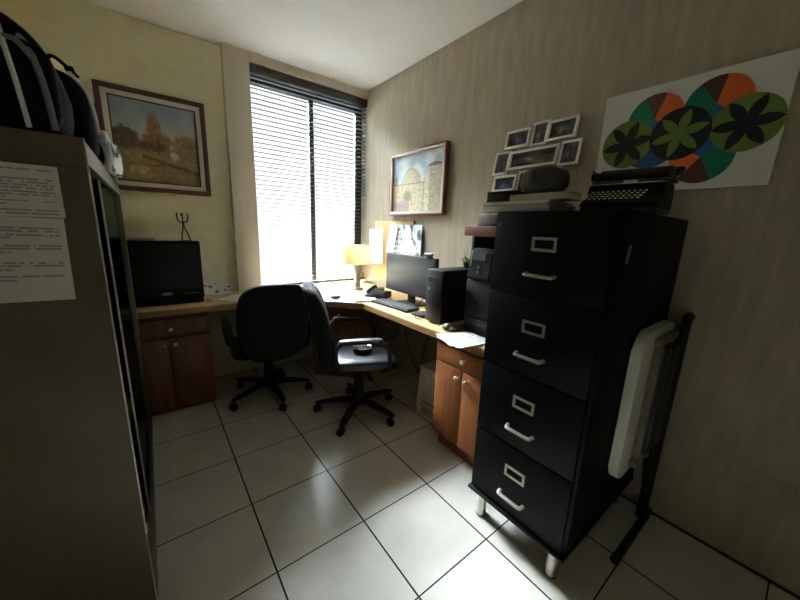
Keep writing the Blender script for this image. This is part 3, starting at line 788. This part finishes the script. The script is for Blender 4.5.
for nm, lab, x0, x1, z0, z1, y, rows, sd, rz, gaps, short in (
        ('printed_sheet', 'lower typed white sheet taped on the side of metal cabinet', -.668, -.447, 1.140, 1.352, cy0-.0007, 22, 5, -1.2, (0, 5, 9, 10, 14, 17, 18, 19, 20, 21), (4, 8, 13, 16)),
        ('printed_sheet', 'upper typed white sheet taped near the top of metal cabinet', -.655, -.438, 1.350, 1.474, cy0-.0016, 15, 11, 0, (2, 12), (1, 9, 11))):
    t = thing(nm, lab, 'paper', ((x0+x1)/2, y, z0))
    a = R(rz); b = nb()
    picture(b, (x0, y, z0), (math.cos(a), 0, math.sin(a)), (-math.sin(a), 0, math.cos(a)), x1-x0, z1-z0, 76, 88,
            textfn(rows, sd, .06, .95, (150, 146, 140), (206, 202, 192), gaps, .95, .05, short), .0006)
    obj('sheet', b, M['paper'], t)

# bags on top of the metal cabinet
def sit(b, z):
    for v in b.verts: v.co.z = max(v.co.z, z+.0006)
t = thing('backpack', 'black backpack with grey straps lying at the front end of the metal cabinet top', 'backpack', (-.61, -1.27, ch))
def bagA(p):
    q = p.copy(); q.x -= .10*max(0, p.z)*2.0*(1 if p.x > 0 else .1); q.z += .012*math.sin(p.x*22); q.y += .012*math.sin(p.z*30+p.x*9); return q
b = nb(); sup(b, (-.60, -1.285, ch+.140), (.185, .155, .137), .45, .5, 40, 22, bagA); sit(b, ch); obj('body', b, M['bagblack'], t)
b = nb(); sup(b, (-.56, -1.43, ch+.105), (.145, .032, .102), .4, .35, 30, 14); obj('front_pocket', b, M['bagblack'], t)
b = nb(); tube(b, [(-.50, -1.425, ch+.235), (-.491, -1.462, ch+.190), (-.485, -1.4655, ch+.14), (-.480, -1.4655, ch+.09), (-.474, -1.462, ch+.008)], .0052, 8, 5, 1.3); obj('strap', b, M['bagwhite'], t)
b = nb(); tube(b, [(-.475, -1.41, ch+.225), (-.452, -1.452, ch+.185), (-.440, -1.462, ch+.13), (-.434, -1.462, ch+.08), (-.430, -1.458, ch+.010)], .0075, 8, 5, .8); obj('strap', b, M['baggrey'], t)
b = nb(); tube(b, [(-.490, -1.461, ch+.196), (-.468, -1.460, ch+.192), (-.442, -1.456, ch+.150)], .0075, 8, 5, .8); obj('strap', b, M['baggrey'], t)
b = nb(); tube(b, [(-.66, -1.28, ch+.272), (-.64, -1.28, ch+.300), (-.58, -1.28, ch+.300), (-.56, -1.28, ch+.262)], .008, 8, 5); obj('carry_handle', b, M['bagblack'], t)
t = thing('duffel_bag', 'black bag with white piping on the metal cabinet behind backpack', 'bag', (-.58, -1.0, ch))
def bagB(p):
    q = p.copy(); q.z += .010*math.sin(p.x*30)*math.cos(p.y*22); q.x += .008*math.sin(p.z*40); return q
b = nb(); sup(b, (-.585, -.97, ch+.142), (.205, .135, .139), .5, .5, 40, 20, bagB); sit(b, ch); obj('body', b, M['bagblack'], t)
b = nb(); tube(b, [(-.425, -1.06, ch+.266), (-.388, -1.068, ch+.21), (-.376, -1.068, ch+.13), (-.376, -1.06, ch+.085)], .006, 8, 6); obj('piping', b, M['bagwhite'], t)
b = nb(); sup(b, (-.366, -1.03, ch+.086), (.016, .035, .020), .8, .8, 18, 10); obj('white_flap', b, M['bagwhite'], t)
b = nb(); tube(b, [(-.48, -1.07, ch+.272), (-.46, -1.07, ch+.300), (-.43, -1.06, ch+.282), (-.405, -1.05, ch+.258)], .006, 8, 5); bx(b, -.435, -.412, -1.075, -1.045, ch+.270, ch+.282, .003); obj('buckle_strap', b, M['bagblack'], t)
t = thing('sports_bag', 'low black and white patterned bag at the far end of the cabinet top', 'bag', (-.57, -.55, ch))
def bagC(p):
    q = p.copy(); q.x += .012*math.sin(p.y*16); q.z += .006*math.sin(p.y*26+p.x*14); return q
b = nb(); sup(b, (-.585, -.57, ch+.083), (.205, .25, .082), .55, .5, 40, 18, bagC); sit(b, ch); obj('body', b, M['bagblack'], t)
b = nb(); sup(b, (-.380, -.575, ch+.074), (.030, .238, .070), .6, .5, 30, 14, bagC); sit(b, ch); obj('patterned_panel', b, M['print'], t)
b = nb(); tube(b, [(-.455, -.813, ch+.150), (-.415, -.814, ch+.132), (-.385, -.812, ch+.09), (-.374, -.806, ch+.018)], .005, 8, 6); obj('piping', b, M['bagwhite'], t)

# ------------------------------------------------------------------ things on the desk
DZ = .7662
def paper(lab, c, w, h, rz, z=DZ, seed=1, kind='plain', tilt=0., name='paper_sheet', group='papers on the desk', th=.0012, rgb=(232, 233, 232)):
    t = thing(name, lab, 'paper', (c[0], c[1], z), R(rz), group)
    b = nb()
    f = (lambda u, v: rgb) if kind == 'plain' else textfn(16, seed, .1, .9, (150, 152, 156), rgb, (0, 4, 9))
    a = R(tilt)
    picture(b, (-w/2, -h/2, th), (1, 0, 0), (0, math.cos(a), math.sin(a)), w, h, 20 if kind != 'plain' else 4, 30 if kind != 'plain' else 4, f, th)
    if not tilt:
        for v in b.verts:
            if v.co.z > th*.5: v.co.z += .0016*math.sin(v.co.x*18+seed)**2
    obj('sheet', b, M['paper'], t, False)
    return t
paper('loose white sheet on the left desk beside the pier', (.30, .13), .20, .26, 62, DZ, 2, 'text')
paper('top white sheet on the left desk, crossing the sheet under it', (.255, .075), .19, .25, 40, DZ+.006, 5)
t = thing('paper_pad', 'speckled paper propped against wall behind the loose sheets, right of the television', 'paper', (.17, .37, DZ))
b = nb(); picture(b, (.055, .32, DZ+.0015), (1, 0, 0), (-.1, .7, .55), .24, .14, 20, 14, lambda u, v: (60, 60, 64) if noise.noise(Vector((u*7, v*5, 8))) > .33 else (206, 206, 204), .003)
obj('sheet', b, M['paper'], t)
b = nb(); bx(b, .03, .22, .27, .318, DZ, DZ+.02, .002); obj('pad_base', b, M['cream_pages'], t)
t = thing('plug_adapter', 'small white plug adapter at the right foot of the television', 'adapter', (.05, .1, DZ))
b = nb(); bx(b, .028, .062, .085, .12, DZ, DZ+.03, .004); obj('body', b, M['white_plastic'], t)
b = nb(); tube(b, [(.055, .121, DZ+.012), (.06, .2, DZ+.004), (.04, .32, DZ+.004)], .003, 8); obj('cable', b, M['white_plastic'], t)

corner = [('large white sheet on the desk in front of the window, left of lamp', (.90, .02), .30, .21, 12, 0, 'text', 1), ('pale open magazine sheet on the corner desk behind the right chair', (.97, -.20), .21, .29, -38, .0020, 'text', 3),
          ('white sheet nearest the slanted desk edge', (1.00, -.33), .21, .27, -52, .0050, 'plain', 4), ('sheet with grey text beside the keyboard end', (1.13, -.36), .20, .27, -20, .0075, 'text', 6),
          ('white sheet against the window sill near the left chair', (.66, .17), .29, .21, 4, 0, 'plain', 7)]
for lab, c, w, h, rz, dz, kd, sd in corner: paper(lab, c, w, h, rz, DZ+dz, sd, kd)
t = thing('pouch', 'small dark brown leather pouch on the slanted corner edge of desk', 'pouch', (.905, -.30, DZ+.0085))
b = nb(); sup(b, (.905, -.30, DZ+.026), (.045, .032, .0155), .8, .8, 26, 12, None); obj('body', b, M['brown_leather'], t)
b = nb(); tube(b, [(.862, -.318, DZ+.030), (.905, -.336, DZ+.034), (.948, -.316, DZ+.030)], .002, 6); obj('zip', b, M['black_plastic'], t)

# table lamp
lx, ly = 1.30, .03
t = thing('table_lamp', 'table lamp with cream drum shade and grey post in front of the window', 'lamp', (lx, ly, DZ))
b = nb(); lathe(b, [(.062, 0), (.062, .012), (.055, .018), (.02, .022)], (lx, ly, DZ), 28); obj('base', b, M['lampgrey'], t)
b = nb(); bx(b, lx-.022, lx+.022, ly-.022, ly+.022, DZ+.0222, DZ+.262, .004); obj('post', b, M['lampgrey'], t)
b = nb(); cyl(b, (lx, ly, DZ+.2625), (lx, ly, DZ+.31), .014, n=14); obj('socket', b, M['white_plastic'], t)
b = nb()
outer = [(.138, .250), (.132, .425)]; lathe(b, [(.138, DZ+.252), (.133, DZ+.426), (.1315, DZ+.426), (.1365, DZ+.252), (.138, DZ+.252)], (lx, ly, 0), 40)
bmesh.ops.remove_doubles(b, verts=b.verts[:], dist=1e-6)
for f in [f for f in b.faces if len(f.verts) > 4]: b.faces.remove(f)
obj('shade', b, M['shade'], t)
b = nb()
for k in range(3):
    a = k*2*PI/3; tube(b, [(lx+.013*math.cos(a), ly+.013*math.sin(a), DZ+.300), (lx+.131*math.cos(a), ly+.131*math.sin(a), DZ+.415)], .002, 6, 0)
obj('shade_carrier', b, M['nickel'], t)

# wide monitor, faces into the room
t = thing('monitor', 'wide black computer monitor on the right desk in front of pinboard', 'monitor', (1.36, -.72, DZ))
b = nb(); bx(b, 1.325, 1.355, -1.029, -.415, .847, 1.158, .006); obj('housing', b, M['black_plastic'], t)
b = nb(); bx(b, 1.323, 1.3248, -1.015, -.430, .868, 1.146, .0005, 1); obj('screen', b, M['screen'], t)
b = nb(); bx(b, 1.3555, 1.38, -.76, -.68, .80, 1.0, .006); obj('neck', b, M['black_plastic'], t)
b = nb(); bx(b, 1.30, 1.48, -.83, -.61, DZ, DZ+.012, .004); bx(b, 1.357, 1.385, -.755, -.685, DZ+.0122, .80, .003); obj('foot', b, M['black_plastic'], t)
t = thing('webcam', 'small grey webcam clipped on the right top corner of the monitor', 'webcam', (1.342, -.94, 1.158))
b = nb(); bx(b, 1.320, 1.365, -.955, -.910, 1.1582, 1.166, .002); obj('clip', b, M['black_plastic'], t)
b = nb(); bx(b, 1.323, 1.350, -.975, -.890, 1.1665, 1.193, .008, 3); obj('body', b, M['grey_plastic'], t)
b = nb(); cyl(b, (1.3225, -.932, 1.180), (1.316, -.932, 1.180), .009, n=18); obj('lens', b, M['black_gloss'], t)

# keyboard, mouse, clutter
kt = thing('keyboard', 'black keyboard lying on the oak desk below the monitor', 'keyboard', (1.20, -.715, DZ), R(-86))
b = nb(); bx(b, -.215, .215, -.068, .068, 0, .016, .005); obj('case', b, M['black_plastic'], kt, False)
for r in range(5):
    n = 15
    for c in range(n):
        if r == 0 and 3 < c < 9: continue
        b = nb(); x = -.200+c*.0275; y = -.052+r*.0235; bx(b, x, x+.0235, y, y+.0195, .0163, .0225, .002, 1); obj('key', b, M['screen'], kt, False)
b = nb(); bx(b, -.085, .050, -.052, -.0325, .0163, .0225, .002, 1); obj('space_bar', b, M['screen'], kt, False)
t = thing('desk_phone', 'dark desk telephone between the lamp and left end of monitor', 'telephone', (1.28, -.37, DZ), R(-60))
b = nb(); A = [(-.08, 0), (.08, 0), (.08, .05), (-.08, .02)]
vs0 = [b.verts.new((-.09, y, z)) for y, z in A]; vs1 = [b.verts.new((.09, y, z)) for y, z in A]
b.faces.new(vs0); b.faces.new(vs1[::-1])
for i in range(4): b.faces.new((vs0[i], vs1[i], vs1[(i+1) % 4], vs0[(i+1) % 4]))
obj('body', b, M['black_plastic'], t, False)
b = nb(); tube(b, [(-.065, -.075, .047), (-.065, -.045, .062), (-.065, .045, .078), (-.065, .078, .075)], .017, 10, 5, .8); obj('handset', b, M['black_plastic'], t, False)
b = nb(); bx(b, -.02, .075, .035, .07, .0465, .053, .002); obj('display', b, M['lcd'], t, False)
for r in range(4):
    for c in range(3):
        b = nb(); y = -.055+r*.022; bx(b, -.01+c*.026, .008+c*.026, y, y+.014, .0355+(y+.055)*.19, .0405+(y+.055)*.19, .001, 1); obj('button', b, M['grey_plastic'], t, False)
t = thing('glasses_case', 'small grey case lying on the desk near the foot of the lamp', 'case', (1.43, -.14, DZ))
b = nb(); sup(b, (1.43, -.14, DZ+.022), (.075, .032, .0215), .7, .6, 26, 12); obj('body', b, M['grey_plastic'], t)
b = nb(); tube(b, [(1.36, -.173, DZ+.022), (1.43, -.1745, DZ+.022), (1.50, -.173, DZ+.022)], .0018, 6); obj('seam', b, M['black_plastic'], t)
t = thing('cup', 'small white cup under the right end of the monitor', 'cup', (1.42, -.97, DZ))
b = nb(); lathe(b, [(.026, 0), (.034, .01), (.037, .08), (.034, .08), (.031, .012), (0, .008)], (1.42, -.97, DZ), 24); obj('body', b, M['white_plastic'], t)
b = nb(); tube(b, [(1.42, -.934, DZ+.065), (1.42, -.912, DZ+.055), (1.42, -.912, DZ+.03), (1.42, -.935, DZ+.02)], .004, 8); obj('handle', b, M['white_plastic'], t)
t = thing('number_pad', 'small black keypad between keyboard and computer tower', 'keypad', (1.21, -1.04, DZ), R(-86))
b = nb(); bx(b, -.055, .055, -.06, .06, 0, .014, .004); obj('case', b, M['black_plastic'], t, False)
for r in range(4):
    for c in range(4):
        b = nb(); bx(b, -.045+c*.024, -.026+c*.024, -.048+r*.025, -.028+r*.025, .0143, .020, .0015, 1); obj('key', b, M['screen'], t, False)

# computer tower
t = thing('computer_tower', 'black computer tower standing on the right desk between monitor and printer', 'computer', (1.31, -1.225, DZ))
b = nb(); bx(b, 1.142, 1.50, -1.297, -1.153, DZ+.008, 1.113, .004); obj('case', b, M['black_metal'], t)
b = nb(); bx(b, 1.128, 1.1415, -1.297, -1.153, DZ+.008, 1.113, .006); fp = obj('front_panel', b, M['black_plastic'], t)
b = nb(); bx(b, 1.1262, 1.1278, -1.285, -1.165, 1.03, 1.07, .001, 1); obj('drive_bay', b, M['black_gloss'], fp)
b = nb(); cyl(b, (1.1278, -1.18, .99), (1.1245, -1.18, .99), .008, n=16); obj('power_button', b, M['grey_plastic'], fp)
for x in (1.17, 1.46):
    for y in (-1.275, -1.175):
        b = nb(); cyl(b, (x, y, DZ), (x, y, DZ+.0078), .012, n=12); obj('foot', b, M['black_plastic'], t)
b = nb(); tube(b, [(1.1255, -1.175, .90), (1.10, -1.16, .92), (1.085, -1.13, .86), (1.09, -1.10, .785), (1.12, -1.13, .770)], .0028, 8); obj('front_cable', b, M['black_plastic'], t)
t = thing('potted_plant', 'little green plant in a dark pot on top of the computer tower', 'plant', (1.43, -1.22, 1.113))
b = nb(); lathe(b, [(.022, 0), (.028, .03), (.03, .034), (.026, .034), (.024, .03), (0, .028)], (1.43, -1.22, 1.1135), 20); obj('pot', b, M['soil'], t)
b = nb()
for k in range(16):
    a = k*2.4; rr = .018+.024*((k*7) % 5)/5; z = 1.145+.005*(k % 6); c = Vector((1.43+rr*math.cos(a), -1.22+rr*math.sin(a), z+.012))
    d = Vector((math.cos(a), math.sin(a), .7)).normalized(); s = d.cross(Vector((0, 0, 1))).normalized()*.008; nn = d.cross(s).normalized()*.0008
    P4 = [c-d*.012, c+s, c+d*.016, c-s]
    top = [b.verts.new(p+nn) for p in P4]; bot = [b.verts.new(p-nn) for p in P4]
    b.faces.new(top); b.faces.new(bot[::-1])
    for i in range(4): b.faces.new((top[i], bot[i], bot[(i+1) % 4], top[(i+1) % 4]))
    tube(b, [(1.43, -1.22, 1.142), tuple(c-d*.010)], .0012, 5, 0)
obj('foliage', b, M['leaf'], t)
b = nb(); tube(b, [(1.43, -1.225, 1.14), (1.42, -1.23, 1.19), (1.40, -1.24, 1.245)], .0018, 6); tube(b, [(1.43, -1.22, 1.14), (1.425, -1.205, 1.20), (1.41, -1.20, 1.225)], .0015, 6); obj('twig', b, M['soil'], t)

# printer and the shelf over it
t = thing('printer', 'black printer with tilted grey display panel beside the filing cabinet', 'printer', (1.37, -1.59, DZ))
b = nb(); bx(b, 1.20, 1.525, -1.77, -1.422, DZ, 1.082, .008); obj('body', b, M['black_plastic'], t)
b = nb(); bx(b, 1.195, 1.525, -1.77, -1.430, 1.0825, 1.16, .010); obj('scanner_unit', b, M['black_plastic'], t)
b = nb()
A = [(1.185, 1.10), (1.205, 1.240), (1.235, 1.263), (1.27, 1.263), (1.27, 1.10)]
v0 = [b.verts.new((x, -1.435, z)) for x, z in A]; v1 = [b.verts.new((x, -1.585, z)) for x, z in A]
b.faces.new(v0[::-1]); b.faces.new(v1)
for i in range(5): b.faces.new((v0[i], v1[i], v1[(i+1) % 5], v0[(i+1) % 5]))
cpnl = obj('control_panel', b, M['black_gloss'], t)
A4 = Matrix.Translation((1.1985, -1.505, 1.221)) @ Matrix.Rotation(R(-81.8+90), 4, 'Y')
b = nb(); bx(b, -.003, .0, -.045, .045, -.024, .022, .001, 1, A4); obj('display', b, M['lcd'], cpnl)
b = nb(); bx(b, -.004, .0, .050, .058, -.06, .03, .001, 1, A4); obj('side_trim', b, M['white_edge'], cpnl)
for z in (1.160, 1.130):
    b = nb(); x = 1.185+(z-1.10)*.143; cyl(b, (x+.001, -1.51, z), (x-.004, -1.51, z), .0085, n=18); obj('button', b, M['grey_plastic'], cpnl)
b = nb(); bx(b, 1.186, 1.1995, -1.75, -1.445, .82, .86, .004); obj('paper_tray', b, M['black_gloss'], t)
t = thing('desk_shelf', 'dark standing shelf with reddish brown top board above the printer', 'shelf', (1.41, -1.61, DZ))
b = nb(); bx(b, 1.20, 1.597, -1.838, -1.375, 1.330, 1.388, .006); obj('top_board', b, M['brownshelf'], t)
b = nb(); bx(b, 1.535, 1.585, -1.838, -1.38, DZ, 1.3295, .003); obj('back_panel', b, M['black_plastic'], t)
b = nb(); bx(b, 1.27, 1.534, -1.404, -1.380, DZ, 1.3295, .003); obj('side_panel', b, M['black_plastic'], t)
b = nb(); bx(b, 1.27, 1.534, -1.838, -1.813, DZ, 1.3295, .003); obj('side_panel', b, M['black_plastic'], t)
t = thing('box', 'small silver grey box on the reddish brown shelf board', 'box', (1.34, -1.465, 1.3885))
b = nb(); bx(b, 1.28, 1.41, -1.535, -1.405, 1.3885, 1.398, .002); obj('base', b, M['black_plastic'], t)
b = nb(); bx(b, 1.28, 1.41, -1.533, -1.407, 1.3982, 1.455, .006); obj('body', b, M['grey_plastic'], t)

paper('lower white sheet on the cabinet end of desk beside the printer', (1.065, -1.56), .20, .235, 76, DZ, 3, 'plain')
paper('middle white sheet of the three papers in front of the printer', (1.055, -1.545), .20, .23, 68, DZ+.0034, 6, 'plain')
paper('uppermost white sheet jutting over the desk edge in front of the printer', (1.05, -1.565), .195, .23, 84, DZ+.0068, 8, 'text')
t = thing('computer_mouse', 'small white mouse on desk in front of the computer tower', 'computer mouse', (1.115, -1.362, DZ))
b = nb(); sup(b, (1.115, -1.362, DZ+.017), (.034, .024, .0165), .9, .8, 24, 12); obj('body', b, M['white_plastic'], t)
b = nb(); bx(b, 1.085, 1.10, -1.364, -1.360, DZ+.026, DZ+.033, .001, 1); obj('scroll_wheel', b, M['grey_plastic'], t)
t = thing('glasses_pouch', 'flat dark pouch lying on desk between white mouse and printer', 'pouch', (1.105, -1.44, DZ))
b = nb(); sup(b, (1.185, -1.41, DZ+.011), (.085, .026, .0105), .6, .6, 26, 10, None); 
obj('body', b, M['brown_leather'], t)

# ------------------------------------------------------------------ white stool and cables under the right desk
t = thing('step_stool', 'white plastic step stool under the desk beside the orange-brown cabinet', 'stool', (1.40, -1.17, 0))
b = nb(); bx(b, 1.235, 1.56, -1.335, -1.005, .352, .378, .012, 3); obj('top', b, M['white_plastic'], t)
for sx, sy in ((0, 0), (0, 1), (1, 0), (1, 1)):
    b = nb(); xa, xb = (1.245, 1.225) if sx == 0 else (1.55, 1.57); ya, yb = (-1.325, -1.345) if sy == 0 else (-1.015, -.995)
    dx = .035 if sx == 0 else -.035; dy = .035 if sy == 0 else -.035
    T = [(xa, ya), (xa+dx, ya), (xa+dx, ya+dy), (xa, ya+dy)]; L = [(xb, yb), (xb+dx, yb), (xb+dx, yb+dy), (xb, yb+dy)]
    v1 = [b.verts.new((x, y, .3515)) for x, y in T]; v0 = [b.verts.new((x, y, 0)) for x, y in L]
    b.faces.new(v1); b.faces.new(v0[::-1])
    for i in range(4): b.faces.new((v0[i], v0[(i+1) % 4], v1[(i+1) % 4], v1[i]))
    obj('leg', b, M['white_plastic'], t)
b = nb(); bx(b, 1.243, 1.252, -1.288, -1.052, .30, .351, .003); obj('apron', b, M['white_plastic'], t)
b = nb(); bx(b, 1.232, 1.242, -1.300, -1.040, .06, .10, .003); obj('crossbar', b, M['white_plastic'], t)
b = nb(); bx(b, 1.254, 1.262, -1.290, -1.050, .101, .3, .002); obj('front_panel', b, M['white_plastic'], t)
def cable(lab, pts):
    b = nb(); tube(b, pts, .0035, 8, 8)
    one('power_cable', lab, 'cable', b, M['black_plastic'], group=None)
cable('black cable hanging in a wide loop under the desk to the stool', [(1.585, -.30, .43), (1.56, -.40, .47), (1.53, -.52, .28), (1.50, -.66, .16), (1.42, -.80, .17), (1.34, -.90, .30), (1.33, -.96, .50), (1.36, -1.0, .712)])
cable('black cable dropping straight from the desk to the outlet near window', [(1.584, -.085, .40), (1.555, -.11, .48), (1.56, -.16, .36), (1.565, -.22, .28), (1.57, -.30, .40), (1.575, -.36, .55), (1.57, -.40, .712)])

# ------------------------------------------------------------------ office chairs
def make_chair(label, x, y, face, base, lift):
    t = thing('office_chair', label, 'office chair', (x, y, 0), R(face), 'swivel chairs at the desk')
    ob = lambda n, b, m, p=t: obj(n, b, M[m], p, False)
    b = nb(); lathe(b, [(.0, .075), (.038, .075), (.046, .085), (.046, .115), (.036, .135), (0, .135)], (0, 0, 0), 24); ob('hub', b, 'black_plastic')
    for k in range(5):
        a = R(base+72*k-face); d = Vector((math.cos(a), math.sin(a), 0)); n = Vector((-d.y, d.x, 0))
        b = nb(); rings = []
        for rr, zc, w, h in ((.030, .108, .032, .024), (.12, .106, .030, .022), (.22, .093, .026, .018), (.29, .082, .022, .014), (.315, .077, .016, .010)):
            c = d*rr+Vector((0, 0, zc)); rings.append([b.verts.new(c+n*w*math.cos(q)*1.0+Vector((0, 0, h*math.sin(q)))) for q in [2*PI*(i+.5)/8 for i in range(8)]])
        for A, B in zip(rings, rings[1:]):
            for i in range(8): b.faces.new((A[i], A[(i+1) % 8], B[(i+1) % 8], B[i]))
        b.faces.new(rings[0][::-1]); b.faces.new(rings[-1])
        lg = ob('base_leg', b, 'black_plastic')
        b = nb(); c = d*.300; sw = R(37*k+20); f = Vector((math.cos(sw), math.sin(sw), 0)); ax = Vector((-f.y, f.x, 0)); c2 = c-f*.010
        cyl(b, c+Vector((0, 0, .045)), c+Vector((0, 0, .0675)), .006, n=10)
        for s in (-1, 1): cyl(b, c2+ax*s*.006+Vector((0, 0, .026)), c2+ax*s*.023+Vector((0, 0, .026)), .026, .024, n=20)
        cyl(b, c2-ax*.0058+Vector((0, 0, .030)), c2+ax*.0058+Vector((0, 0, .030)), .024, n=16)
        ob('caster', b, 'black_plastic', lg)
    L = lift
    b = nb(); cyl(b, (0, 0, .1355), (0, 0, .28), .038, .033, n=20); cyl(b, (0, 0, .2805), (0, 0, .368+L), .018, n=16); ob('gas_column', b, 'black_plastic')
    b = nb(); bx(b, -.10, .10, -.15, .12, .3685+L, .398+L, .008); bx(b, -.05, .05, -.10, .06, .345+L, .368+L, .006) if False else None; mech = ob('seat_mechanism', b, 'black_plastic')
    b = nb(); tube(b, [(.10, .02, .385+L), (.17, .03, .380+L), (.245, .04, .372+L)], .005, 8); sup(b, (.262, .042, .370+L), (.02, .014, .012), .8, .8, 14, 8); ob('lever', b, 'black_plastic', mech)
    def seatf(p):
        q = p.copy()
        if p.y > .10: q.z -= (p.y-.10)**2*1.6
        q.z -= .018*max(0, 1-(p.x/.2)**2)*max(0, 1-(p.y/.2)**2) if p.z > 0 else 0
        return q
    b = nb(); sup(b, (0, .015, .440+L), (.245, .245, .042), .5, .42, 44, 16, seatf); s_ = ob('seat', b, 'leather')
    b = nb(); bx(b, -.215, .215, -.20, .215, .3985+L, .405+L, .003, 1); ob('seat_pan', b, 'black_plastic', s_)
    def backf(p):
        q = p.copy(); zz = p.z
        k = 1-.16*max(0, (-zz-.02)/.30)**1.5-.05*max(0, zz/.3)**2
        q.x *= k; q.y += .55*p.x*p.x-.20*zz-.35*zz*zz
        return q
    A4 = Matrix.Translation((0, -.265, .668+L))
    sw90 = Matrix(((1, 0, 0, 0), (0, 0, -1, 0), (0, 1, 0, 0), (0, 0, 0, 1)))
    b = nb(); sup(b, (0, 0, 0), (.246, .292, .052), .5, .50, 60, 16, lambda p: p)
    for v in b.verts:
        x_, y_, z_ = v.co; v.co = A4 @ backf(Vector((x_, -z_, y_)))
    bk = ob('backrest', b, 'fabric')
    b = nb(); tube(b, [(0, -.06, .390+L), (0, -.16, .392+L), (0, -.245, .412+L), (0, -.268, .46+L), (0, -.295, .60+L)], .014, 8, 6, 2.6, (1, 0, 0)); ob('back_bracket', b, 'black_plastic')
    for s in (-1, 1):
        b = nb()
        tube(b, [(s*.225, -.14, .402+L), (s*.262, -.165, .44+L), (s*.275, -.185, .55+L), (s*.277, -.165, .612+L), (s*.277, -.10, .628+L), (s*.277, .05, .628+L), (s*.277, .115, .618+L), (s*.275, .150, .58+L), (s*.268, .165, .49+L), (s*.255, .15, .425+L), (s*.215, .12, .402+L)], .013, 10, 6, 1.35)
        ar = ob('armrest', b, 'black_plastic')
        b = nb(); sup(b, (s*.277, -.025, .642+L), (.027, .135, .008), .5, .45, 26, 10); ob('arm_pad', b, 'leather', ar)
    return t
make_chair('black swivel chair seen from behind, backrest turned to us, nearer the left cabinet', .392, -.14, -2, 200, .004)
make_chair('black swivel chair turned sideways with a steel dish on its leather seat', .850, -.775, -112, 147, .02)

t = thing('dish', 'round steel dish with dark base lying on the right chair seat', 'dish', (.866, -.80, .478))
zs = .4872
t.location.z = zs
b = nb(); lathe(b, [(.0, 0), (.066, 0), (.069, .004), (.060, .032), (.0, .032)], (.866, -.80, zs), 30); obj('base', b, M['black_plastic'], t)
b = nb(); lathe(b, [(.061, .0322), (.070, .037), (.067, .041), (.055, .037), (.040, .0332), (.0, .0325)], (.866, -.80, zs), 30); obj('bowl', b, M['silver'], t)
t.location.z = zs

# ------------------------------------------------------------------ daylight: overcast sky outside the window
SKY = 4200.0
w = bpy.data.worlds.new('overcast_sky'); S.world = w; w.use_nodes = True
nt = w.node_tree; bg = nt.nodes['Background']; bg.inputs['Strength'].default_value = SKY
tc = nt.nodes.new('ShaderNodeTexCoord'); sp = nt.nodes.new('ShaderNodeSeparateXYZ'); nt.links.new(tc.outputs['Generated'], sp.inputs[0])
mr = nt.nodes.new('ShaderNodeMapRange'); mr.inputs['From Min'].default_value = -1; nt.links.new(sp.outputs['Z'], mr.inputs['Value'])
cr = nt.nodes.new('ShaderNodeValToRGB'); E = cr.color_ramp.elements          # bright open sky high up, dim houses and yard at and below eye level
E[0].position = 0; E[0].color = (.00022, .00022, .00022, 1); E[1].position = 1; E[1].color = (.94, .98, 1, 1)
for q, c in ((.50, (.00024, .000245, .00025, 1)), (.662, (.00029, .000295, .0003, 1)), (.75, (.030, .0315, .033, 1)), (.85, (.25, .265, .28, 1))):
    e = E.new(q); e.color = c
nt.links.new(mr.outputs[0], cr.inputs['Fac']); nt.links.new(cr.outputs['Color'], bg.inputs['Color'])
ld = bpy.data.lights.new('window_portal', 'AREA'); ld.shape = 'RECTANGLE'; ld.size = 1.1; ld.size_y = 1.84
ld.cycles.is_portal = True
lo = bpy.data.objects.new('window_portal', ld); COL.objects.link(lo); lo.location = (1.05, .56, 1.685); lo.rotation_euler = (R(-90), 0, 0)

# ------------------------------------------------------------------ camera
cam = bpy.data.cameras.new('camera'); cam.sensor_width = 36; cam.lens = 323.256*36/800; cam.clip_start = .02
co = bpy.data.objects.new('camera', cam); COL.objects.link(co)
ya, pi_, ro = .6600279, -.21444245, .0364065
f = Vector((math.sin(ya)*math.cos(pi_), math.cos(ya)*math.cos(pi_), math.sin(pi_))); r = Vector((math.cos(ya), -math.sin(ya), 0)); u = r.cross(f)
r2 = r*math.cos(ro)+u*math.sin(ro); u2 = -r*math.sin(ro)+u*math.cos(ro)
co.matrix_world = Matrix(((r2.x, u2.x, -f.x, -.27366), (r2.y, u2.y, -f.y, -2.68558), (r2.z, u2.z, -f.z, 1.35163), (0, 0, 0, 1)))
S.camera = co
S.view_settings.view_transform = 'Standard'; S.view_settings.look = 'None'; S.view_settings.gamma = 1
S.view_settings.use_curve_mapping = False
S.view_settings.exposure = 0.82
S.cycles.diffuse_bounces = 12
S.cycles.max_bounces = 16
S.cycles.sample_clamp_indirect = 40
S.cycles.use_denoising = True
